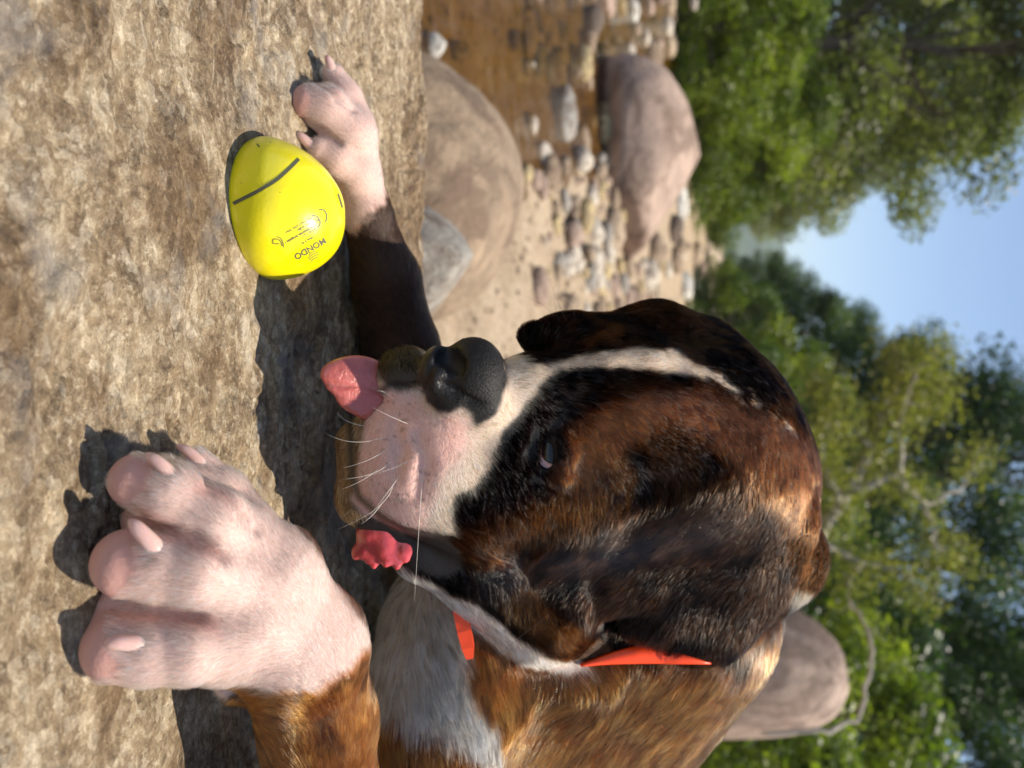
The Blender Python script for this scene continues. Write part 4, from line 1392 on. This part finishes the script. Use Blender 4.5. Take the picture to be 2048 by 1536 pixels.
# ================================================================== eye, tongue, claws, collar, whiskers
m_eye, n, l, b = new_mat('eye')
b.inputs['Base Color'].default_value = (.012, .007, .004, 1); b.inputs['Roughness'].default_value = .10; b.inputs['Specular IOR Level'].default_value = .45
m_tongue = simple_mat('tongue', (.46, .115, .090), .36, .5, sss=.004, coat=.6, noise=.22, nscale=70, bump=.4, bscale=420)
m_gum = simple_mat('gum', (.56, .075, .080), .22, .6, sss=.003, coat=.6, noise=.2, nscale=120, bump=.3, bscale=300)
m_claw = simple_mat('claw', (.60, .40, .35), .28, .5, sss=.003, coat=.4, noise=.12, nscale=160)
m_haw = simple_mat('eyelid', (.60, .33, .29), .4, .5, sss=.002)
m_orange = simple_mat('orange_strap', (.95, .070, .006), .38, .5, noise=.06, nscale=200)


def blob(outline, centre, d, half, name, mat, rings=15, sides=72, power=2.0, warp=None, parent=None, tilt=(0.0, 0.0)):
    """solid with a given outline across the line of sight and a real depth"""
    o = np.array(outline, dtype=float)
    c = np.array(centre, dtype=float)
    th = np.arctan2(o[:, 1] - c[1], o[:, 0] - c[0]); rr_ = np.hypot(o[:, 0] - c[0], o[:, 1] - c[1])
    s = np.argsort(th); th, rr_ = th[s], rr_[s]
    T = np.linspace(-math.pi, math.pi, sides, endpoint=False)
    R_ = np.interp(T, np.concatenate([th - 2 * math.pi, th, th + 2 * math.pi]), np.tile(rr_, 3))
    for _ in range(2): R_ = .25 * np.roll(R_, 1) + .5 * R_ + .25 * np.roll(R_, -1)
    V = []
    for i in range(rings + 1):
        ph = -math.pi / 2 + math.pi * i / rings
        cs, sn = math.cos(ph), math.sin(ph)
        a = abs(cs) ** (2 / power); z_ = math.copysign(abs(sn) ** (2 / power), sn)
        for t, r_ in zip(T, R_):
            px, py = c[0] + r_ * a * math.cos(t), c[1] + r_ * a * math.sin(t)
            dd = d + z_ * half + tilt[0] * (px - c[0]) + tilt[1] * (py - c[1])
            # same size across whatever the depth, so the outline is kept
            V.append(CAM + dd * FV + RV * ((py - 768) / FOC * d) + UV_ * ((px - 1024) / FOC * d))
    V = np.array(V)
    if warp is not None: V = warp(V)
    Fq = [(i * sides + k, (i + 1) * sides + k, (i + 1) * sides + (k + 1) % sides, i * sides + (k + 1) % sides) for i in range(rings) for k in range(sides)]
    return mesh_obj(name, V, Fq, mat, parent)


# eye
pe, ne, de = on_body(1096, 906)
ec = P(1098, 904, EYE_D + .0114)
bm = bmesh.new(); bmesh.ops.create_uvsphere(bm, u_segments=32, v_segments=20, radius=.0108)
me = bpy.data.meshes.new('eye'); bm.to_mesh(me); bm.free()
me.polygons.foreach_set('use_smooth', np.ones(len(me.polygons), dtype=bool)); me.materials.append(m_eye)
eye = bpy.data.objects.new('eye', me); eye.location = tuple(ec); link(eye); bpy.context.view_layer.update()
dog_part(eye)
hv = [(1086, 874), (1080, 890), (1077, 906), (1078, 920), (1082, 931), (1096, 938), (1110, 944), (1112, 930), (1098, 926), (1089, 920), (1084, 908), (1084, 892)]
V = [P(px, py, EYE_D + .0006 + (.0008 if 3 < i < 8 else .0)) for i, (px, py) in enumerate(hv)] + [P(px, py, EYE_D + .003) for (px, py) in hv]
k_ = len(hv)
Fc = [(0, 1, 10, 11), (1, 2, 9, 10), (2, 3, 9), (3, 4, 8, 9), (4, 5, 8), (5, 6, 7, 8)] + [(i, (i + 1) % k_, k_ + (i + 1) % k_, k_ + i) for i in range(k_)]
dog_part(mesh_obj('eyelid', V, Fc, m_haw))

# tongue and the inner lip beside it
tg = blob([(650, 749), (656, 734), (672, 722), (700, 713), (738, 714), (764, 728), (800, 790), (790, 820), (740, 845), (722, 838), (706, 827), (675, 789)], (722, 775), .331, .0042, 'tongue', m_tongue, 9, 64, 2.6, tilt=(.00012, .00002))
co_ = np.array([v.co[:] for v in tg.data.vertices]); tx, ty, td = to_photo(co_)
gr_ = np.exp(-(((ty - 776) - (tx - 720) * .12) / 7.0) ** 2) * .0016
co_ = co_ + FV * gr_[:, None] * (td < td.mean())[:, None]
tg.data.vertices.foreach_set('co', co_.astype(np.float32).ravel()); tg.data.update()
dog_part(tg)
G = Body()
G.ell((766, 1068, .3535), (54, 42, 6), 2)
G.ell((815, 1088, .3535), (26, 26, 5), 3)
for (px, py, r_, dd) in ((716, 1102, 13, 0), (732, 1108, 13, -.001), (752, 1120, 10, -.001), (778, 1116, 14, -.002), (796, 1126, 8, -.001), (808, 1106, 12, -.001), (742, 1064, 20, -.002), (772, 1058, 16, -.002), (768, 1092, 18, -.002)):
    G.ell((px, py, .3525 + dd), (r_, r_ * .9, r_ * .20), 4.5)
for (px, py, r_, dd) in ((712, 1112, 8, -.001), (738, 1122, 7, -.002), (748, 1132, 6, -.002), (772, 1128, 7, -.003), (794, 1134, 6, -.002), (812, 1118, 7, -.002)):
    G.ell((px, py, .3525 + dd), (r_, r_, r_ * .22), 1.4)
gco, gq = G.mesh(.0006)
dog_part(mesh_obj('gum', gco, gq, m_gum))

# claws
def claw(base, tip, r_, far=False, rise=.0016):
    pb, nb_, db = on_body(*base)
    if pb is None: return
    db = db + .0006
    B_ = P(base[0], base[1], db); T_ = P(tip[0], tip[1], db - .0005)
    ax_ = T_ - B_
    up = nb_ - ax_ * (nb_ @ ax_) / (ax_ @ ax_)
    up /= np.linalg.norm(up)
    L_ = np.linalg.norm(ax_)
    R0 = r_ * db / FOC
    pt_, nt_, dt_ = on_body(*tip)
    if dt_ is not None and dt_ < db + .004: T_ = P(tip[0], tip[1], dt_) - CAM + CAM + nt_ * R0 * .25
    B_ = B_ - ax_ * .10 - nb_ * R0 * 1.3
    pts, rad = [], []
    for t in np.linspace(0, 1, 14):
        pts.append(B_ + (T_ - B_) * t + up * (math.sin(t * math.pi * .95) * L_ * .17))
        rad.append(R0 * min(1.0, .70 + 1.2 * t) * (1 - .48 * t) * math.sqrt(max(0.015, 1 - max(0, (t - .72) / .28) ** 2)))
    V, Fc = tube(pts, rad, 12)
    dog_part(mesh_obj('claw', V, Fc, m_claw))


for b_, t_, r_ in (((414, 930), (350, 891), 15), ((352, 952), (290, 908), 18), ((318, 1102), (257, 1039), 23), ((296, 1284), (209, 1288), 21),
                   ((668, 144), (652, 110), 12), ((645, 166), (626, 136), 13), ((622, 292), (593, 264), 14)):
    claw(b_, t_, r_)

# collar: a flat strap round the neck; only short lengths show beyond ear and jaw
def ribbon(pts, width_dirs, w, th):
    V, Fc = [], []
    pts = [np.asarray(p_) for p_ in pts]
    for i, p_ in enumerate(pts):
        d = pts[min(i + 1, len(pts) - 1)] - pts[max(i - 1, 0)]; d /= np.linalg.norm(d)
        wd = width_dirs[i] - d * (width_dirs[i] @ d); wd /= np.linalg.norm(wd)
        nd = np.cross(d, wd)
        for a, c in ((-1, -1), (1, -1), (1, 1), (-1, 1)):
            V.append(p_ + wd * a * w[i] / 2 + nd * c * th / 2)
    for i in range(len(pts) - 1):
        for k in range(4):
            k2 = (k + 1) % 4
            Fc.append((i * 4 + k, i * 4 + k2, (i + 1) * 4 + k2, (i + 1) * 4 + k))
    Fc.append((3, 2, 1, 0)); e_ = (len(pts) - 1) * 4; Fc.append((e_, e_ + 1, e_ + 2, e_ + 3))
    return V, Fc


pts, wd, w = [], [], []
kx = [1160, 1190, 1230, 1270, 1310, 1350, 1385, 1415]
for px in np.linspace(1160, 1415, 26):
    py = float(np.interp(px, kx, [1328, 1322, 1314, 1308, 1308, 1312, 1318, 1323])); wp = float(np.interp(px, kx, [4, 12, 24, 34, 33, 24, 13, 3]))
    p_, n_, d_ = on_body(px, py)
    dd = min(d_ or .41, .412)
    dr = P(px, py, 1.0) - CAM
    pts.append(P(px, py, dd) + (n_ * .0009 if n_ is not None else 0)); wd.append(RV * 1.0 - UV_ * .1); w.append(wp * dd / FOC)
# round behind the neck and back under the jaw, inside the coat
for (px, py, d_) in ((1450, 1300, .44), (1500, 1250, .47), (1540, 1180, .53), (1400, 1000, .55), (1200, 980, .52), (1000, 1060, .46), (980, 1150, .42), (1040, 1240, .41), (1110, 1290, .41)):
    pts.append(P(px, py, d_)); wd.append(RV + FV * .1); w.append(.012)
V, Fc = ribbon(pts, wd, w, .0024)
collar = mesh_obj('collar', V, Fc, m_orange, smooth=True)
collar['label'] = 'bright orange collar'
dog_part(collar)
sd0 = on_body(930, 1240)[2] or .39
sd1 = on_body(938, 1300)[2] or .38
sdm = min(sd0, sd1) - .010
pts = [P(914, 1196, sdm + .004), P(921, 1225, sdm + .002), P(929, 1262, sdm), P(936, 1295, sdm), P(940, 1316, sdm + .001)]
V, Fc = ribbon(pts, [UV_] * 5, [.0068, .0072, .0072, .0062, .0036], .0024)
se = mesh_obj('strap_end', V, Fc, m_orange, smooth=False)
se.parent = collar; se.matrix_parent_inverse = Matrix.Identity(4)

# whiskers
m_wh = simple_mat('whisker', (.82, .76, .66), .35)
m_wd = simple_mat('dark_whisker', (.05, .03, .018), .4)
def whisker_mesh(rows, r0):
    TV, TF = [], []
    for row in rows:
        p0, n0, d0 = on_body(*row[0])
        d0 = d0 if d0 else .33
        c = [P(row[0][0], row[0][1], d0 + .0003)] + [P(a, b_, d0 - .004 * (i + 1) ** .6) for i, (a, b_) in enumerate(row[1:])]
        c = np.array(c)
        T = np.linspace(0, 1, 14)
        if len(c) == 3:
            mid_ = 2 * c[1] - .5 * (c[0] + c[2])
            pts = [(1 - t) ** 2 * c[0] + 2 * t * (1 - t) * mid_ + t * t * c[2] for t in T]
        else:
            pts = [c[0] * (1 - t) + c[1] * t for t in T]
        V, Fc = tube(pts, r0 * (1 - .85 * T), 5)
        o = len(TV); TV.extend(V); TF.extend([tuple(i + o for i in f) for f in Fc])
    return TV, TF


W1 = [((772, 872), (710, 884), (650, 866)), ((778, 896), (734, 921), (684, 936)), ((784, 921), (747, 946), (688, 958)), ((847, 896), (790, 935), (684, 960)), ((787, 953), (762, 1009), (674, 1059)),
      ((845, 947), (836, 1087), (829, 1203)), ((819, 849), (775, 830), (744, 814)), ((728, 852), (694, 842), (673, 824)), ((768, 1000), (745, 1030), (722, 1048)), ((800, 950), (775, 985), (740, 1030)), ((760, 935), (725, 960), (680, 980)), ((790, 800), (770, 785), (752, 782))]
V, Fc = whisker_mesh(W1, .00013)
wk = mesh_obj('whiskers', V, Fc, m_wh); wk['kind'] = 'stuff'; dog_part(wk)
W2 = [((1112, 642), (1085, 610), (1031, 586)), ((1135, 645), (1112, 595), (1098, 550)), ((1150, 640), (1130, 603), (1070, 597)), ((1120, 642), (1110, 610), (1108, 560)), ((830, 700), (815, 670), (805, 640)), ((850, 700), (835, 655), (830, 625)),
      ((820, 705), (795, 680), (770, 668)), ((800, 712), (775, 695), (765, 688)), ((700, 950), (672, 960), (650, 975)), ((690, 900), (665, 895), (650, 880)), ((712, 1010), (690, 1030), (668, 1050)), ((1100, 1230), (1010, 1300), (975, 1350))]
V, Fc = whisker_mesh(W2, .00010)
wk = mesh_obj('brow_whiskers', V, Fc, m_wd); wk['kind'] = 'stuff'; dog_part(wk)

# ================================================================== the ball
def z4(pts): return [(400 + x / 2.954, 60 + y / 2.954) for x, y in pts]
BALL_O = z4([(340, 678), (300, 720), (250, 830), (220, 950), (213, 1030), (220, 1120), (240, 1230), (280, 1350), (320, 1410), (380, 1460), (440, 1475), (520, 1465), (620, 1430), (720, 1370), (800, 1280), (835, 1190), (845, 1080), (830, 960), (780, 870), (700, 780), (620, 720), (540, 680), (460, 650), (400, 645)])
m_ball, n, l, b = new_mat('yellow_rubber')
tc = n.new('ShaderNodeTexCoord')
sp_ = node_ramp(n, l, node_noise(n, l, tc.outputs['Object'], 330, 3, .6), [(.70, (0, 0, 0)), (.73, (1, 1, 1))])
dirt = node_ramp(n, l, node_noise(n, l, tc.outputs['Object'], 45, 6, .65), [(.50, (0, 0, 0)), (.75, (.5, .5, .5))])
sepx = n.new('ShaderNodeSeparateXYZ'); l.new(tc.outputs['Object'], sepx.inputs[0])
mr = n.new('ShaderNodeMapRange'); mr.inputs['From Min'].default_value = -.014; mr.inputs['From Max'].default_value = -.034; l.new(sepx.outputs[0], mr.inputs['Value'])
dm_ = n.new('ShaderNodeMath'); dm_.operation = 'MULTIPLY'; l.new(mr.outputs[0], dm_.inputs[0]); l.new(dirt, dm_.inputs[1])
cc = node_mix(n, l, dm_.outputs[0], (.86, .74, .002), (.50, .26, .03))
cc = node_mix(n, l, sp_, cc, (.40, .30, .02))
l.new(cc, b.inputs['Base Color'])
b.inputs['Roughness'].default_value = .32; b.inputs['Coat Weight'].default_value = .5; b.inputs['Coat Roughness'].default_value = .12
bp = n.new('ShaderNodeBump'); bp.inputs['Strength'].default_value = .12; bp.inputs['Distance'].default_value = .001
l.new(node_noise(n, l, tc.outputs['Object'], 500, 4, .6), bp.inputs['Height']); l.new(bp.outputs[0], b.inputs['Normal'])
# it lies flattened on the rock: the outline is carried on below the surface and the underside is pressed flat
BO = [(576 - (576 - x) * (1 + .38 * min(1.0, max(0.0, (576 - x) / 105)) ** 1.5), y) for x, y in BALL_O]
ball = blob(BO, (576, 425), .3365, .030, 'ball', None, 64, 160, 2.0)
co = np.array([v.co[:] for v in ball.data.vertices])
co[:, 2] = np.maximum(co[:, 2], -.001)
ball.data.materials.append(m_ball)
c0 = co.mean(0)
ball.data.vertices.foreach_set('co', (co - c0).astype(np.float32).ravel()); ball.data.update()
ball.location = tuple(c0)
tag(ball, 'glossy yellow egg-shaped rubber ball with grey print by the far paw', 'ball')
bpy.context.view_layer.update()
ball_bvh = BVHTree.FromPolygons([tuple(v) for v in co], [tuple(p_.vertices) for p_ in ball.data.polygons])
m_print = simple_mat('grey_print', (.105, .105, .055), .45)


def on_ball(px, py, off):
    dr = P(px, py, 1.0) - CAM; dr /= np.linalg.norm(dr)
    h = ball_bvh.ray_cast(Vector(CAM), Vector(dr))
    if h[0] is None: return None
    return np.array(h[0]) - dr * off


def print_on_ball(name, pts2, faces, off=.00022):
    V = [on_ball(a, b_, off) for a, b_ in pts2]
    ok = [f for f in faces if all(V[i] is not None for i in f)]
    V = [v_ if v_ is not None else c0 for v_ in V]
    used = sorted({i for f in ok for i in f}); mp_ = {i: k for k, i in enumerate(used)}
    o = mesh_obj(name, np.array([V[i] - c0 for i in used]), [tuple(mp_[i] for i in f) for f in ok], m_print, ball)
    return o


def stroke(path, w, seg=6):
    """flat band of width w along a path (photo pixels)"""
    p_ = np.array(path, dtype=float); out = []
    for i in range(len(p_) - 1):
        for t in np.linspace(0, 1, seg, endpoint=False): out.append(p_[i] * (1 - t) + p_[i + 1] * t)
    out.append(p_[-1]); out = np.array(out)
    for _ in range(3): out[1:-1] = .25 * out[:-2] + .5 * out[1:-1] + .25 * out[2:]
    V, Fc = [], []
    for i, q_ in enumerate(out):
        d = out[min(i + 1, len(out) - 1)] - out[max(i - 1, 0)]; d /= np.linalg.norm(d)
        nn = np.array([-d[1], d[0]]); V += [tuple(q_ + nn * w / 2), tuple(q_ - nn * w / 2)]
    for i in range(len(out) - 1): Fc.append((2 * i, 2 * i + 1, 2 * i + 3, 2 * i + 2))
    return V, Fc


def zb(pts): return [(540 + x / 5.294, 250 + y / 5.297) for x, y in pts]
for path, w in ((z4([(196, 1026), (214, 1016), (330, 958), (450, 888), (530, 815), (584, 760)]), 7.4), (z4([(815, 968), (828, 1005), (841, 1050)]), 3.6), (z4([(335, 672), (352, 690)]), 3.0)):
    V, Fc = stroke(path, w); print_on_ball('printed_line', V, Fc)
marks = []
for path in (zb([(520, 895), (575, 900), (603, 950), (600, 1000), (584, 1032)]), zb([(445, 958), (500, 965), (534, 1020), (530, 1060), (505, 1088)]), zb([(530, 1010), (488, 1012)])): marks.append(stroke(path, 2.6))
for path in (zb([(70, 1182), (115, 1200), (140, 1245), (145, 1298)]), zb([(30, 1250), (32, 1210), (80, 1208), (118, 1235), (127, 1285)]), zb([(26, 1255), (70, 1262), (98, 1258)])): marks.append(stroke(path, 1.6))
for k in range(4):
    o_ = np.array([-22, 20]) * (k - 1.5)
    h_ = 62 if k in (1, 2) else 46
    c_ = np.array([460, 1392]) + np.array([-9, -11]) * 0 + np.array([.35, .94]) * (k - 1.5) * 22
    a_ = np.array([.84, -.54]) * h_
    marks.append(stroke(zb([tuple(c_ - a_), tuple(c_ + np.array([-6, -10])), tuple(c_ + a_)]), 1.5))
V, Fc = [], []
for v_, f_ in marks:
    o_ = len(V); V += v_; Fc += [tuple(i + o_ for i in f) for f in f_]
print_on_ball('printed_mark', V, Fc)


def text_on_ball(body_text, centre, length, direction, squash=1.0, bold=0.0):
    cu = bpy.data.curves.new('lettering', 'FONT'); cu.body = body_text; cu.align_x = 'CENTER'; cu.align_y = 'CENTER'; cu.size = 1.0; cu.offset = bold; cu.resolution_u = 3
    ob = bpy.data.objects.new('lettering', cu); COL.objects.link(ob)
    bpy.context.view_layer.update()
    me = bpy.data.meshes.new_from_object(ob.evaluated_get(bpy.context.evaluated_depsgraph_get()))
    vv = np.array([v.co[:2] for v in me.vertices]); ff = [tuple(p_.vertices) for p_ in me.polygons]
    bpy.data.objects.remove(ob); bpy.data.curves.remove(cu); bpy.data.meshes.remove(me)
    s = length / (vv[:, 0].max() - vv[:, 0].min())
    d = np.array(direction, dtype=float); d /= np.linalg.norm(d)
    up = np.array([d[1], -d[0]])
    pts2 = [(centre[0] + d[0] * x * s + up[0] * y * s * squash, centre[1] + d[1] * x * s + up[1] * y * s * squash) for x, y in vv]
    print_on_ball('printed_lettering', pts2, ff)


RD = (-.865, .50)
text_on_ball('MONDO', (620.3, 497.3), 70, RD, .95, .032)
text_on_ball('Made in EU', (614.2, 481.3), 27, RD, 1.0, .025)
text_on_ball('MONDO S.p.A.', (618, 465.5), 33, RD, 1.0, .025)
text_on_ball('Z.ne Industriale Stroppiana 1', (600.5, 469), 69, RD, 1.25, .025)
text_on_ball('12051 ALBA', (610.8, 452), 34, RD, 1.0, .025)
text_on_ball('Fraz. GALLO (CN) - ITALY', (596.8, 451), 60, RD, 1.1, .025)
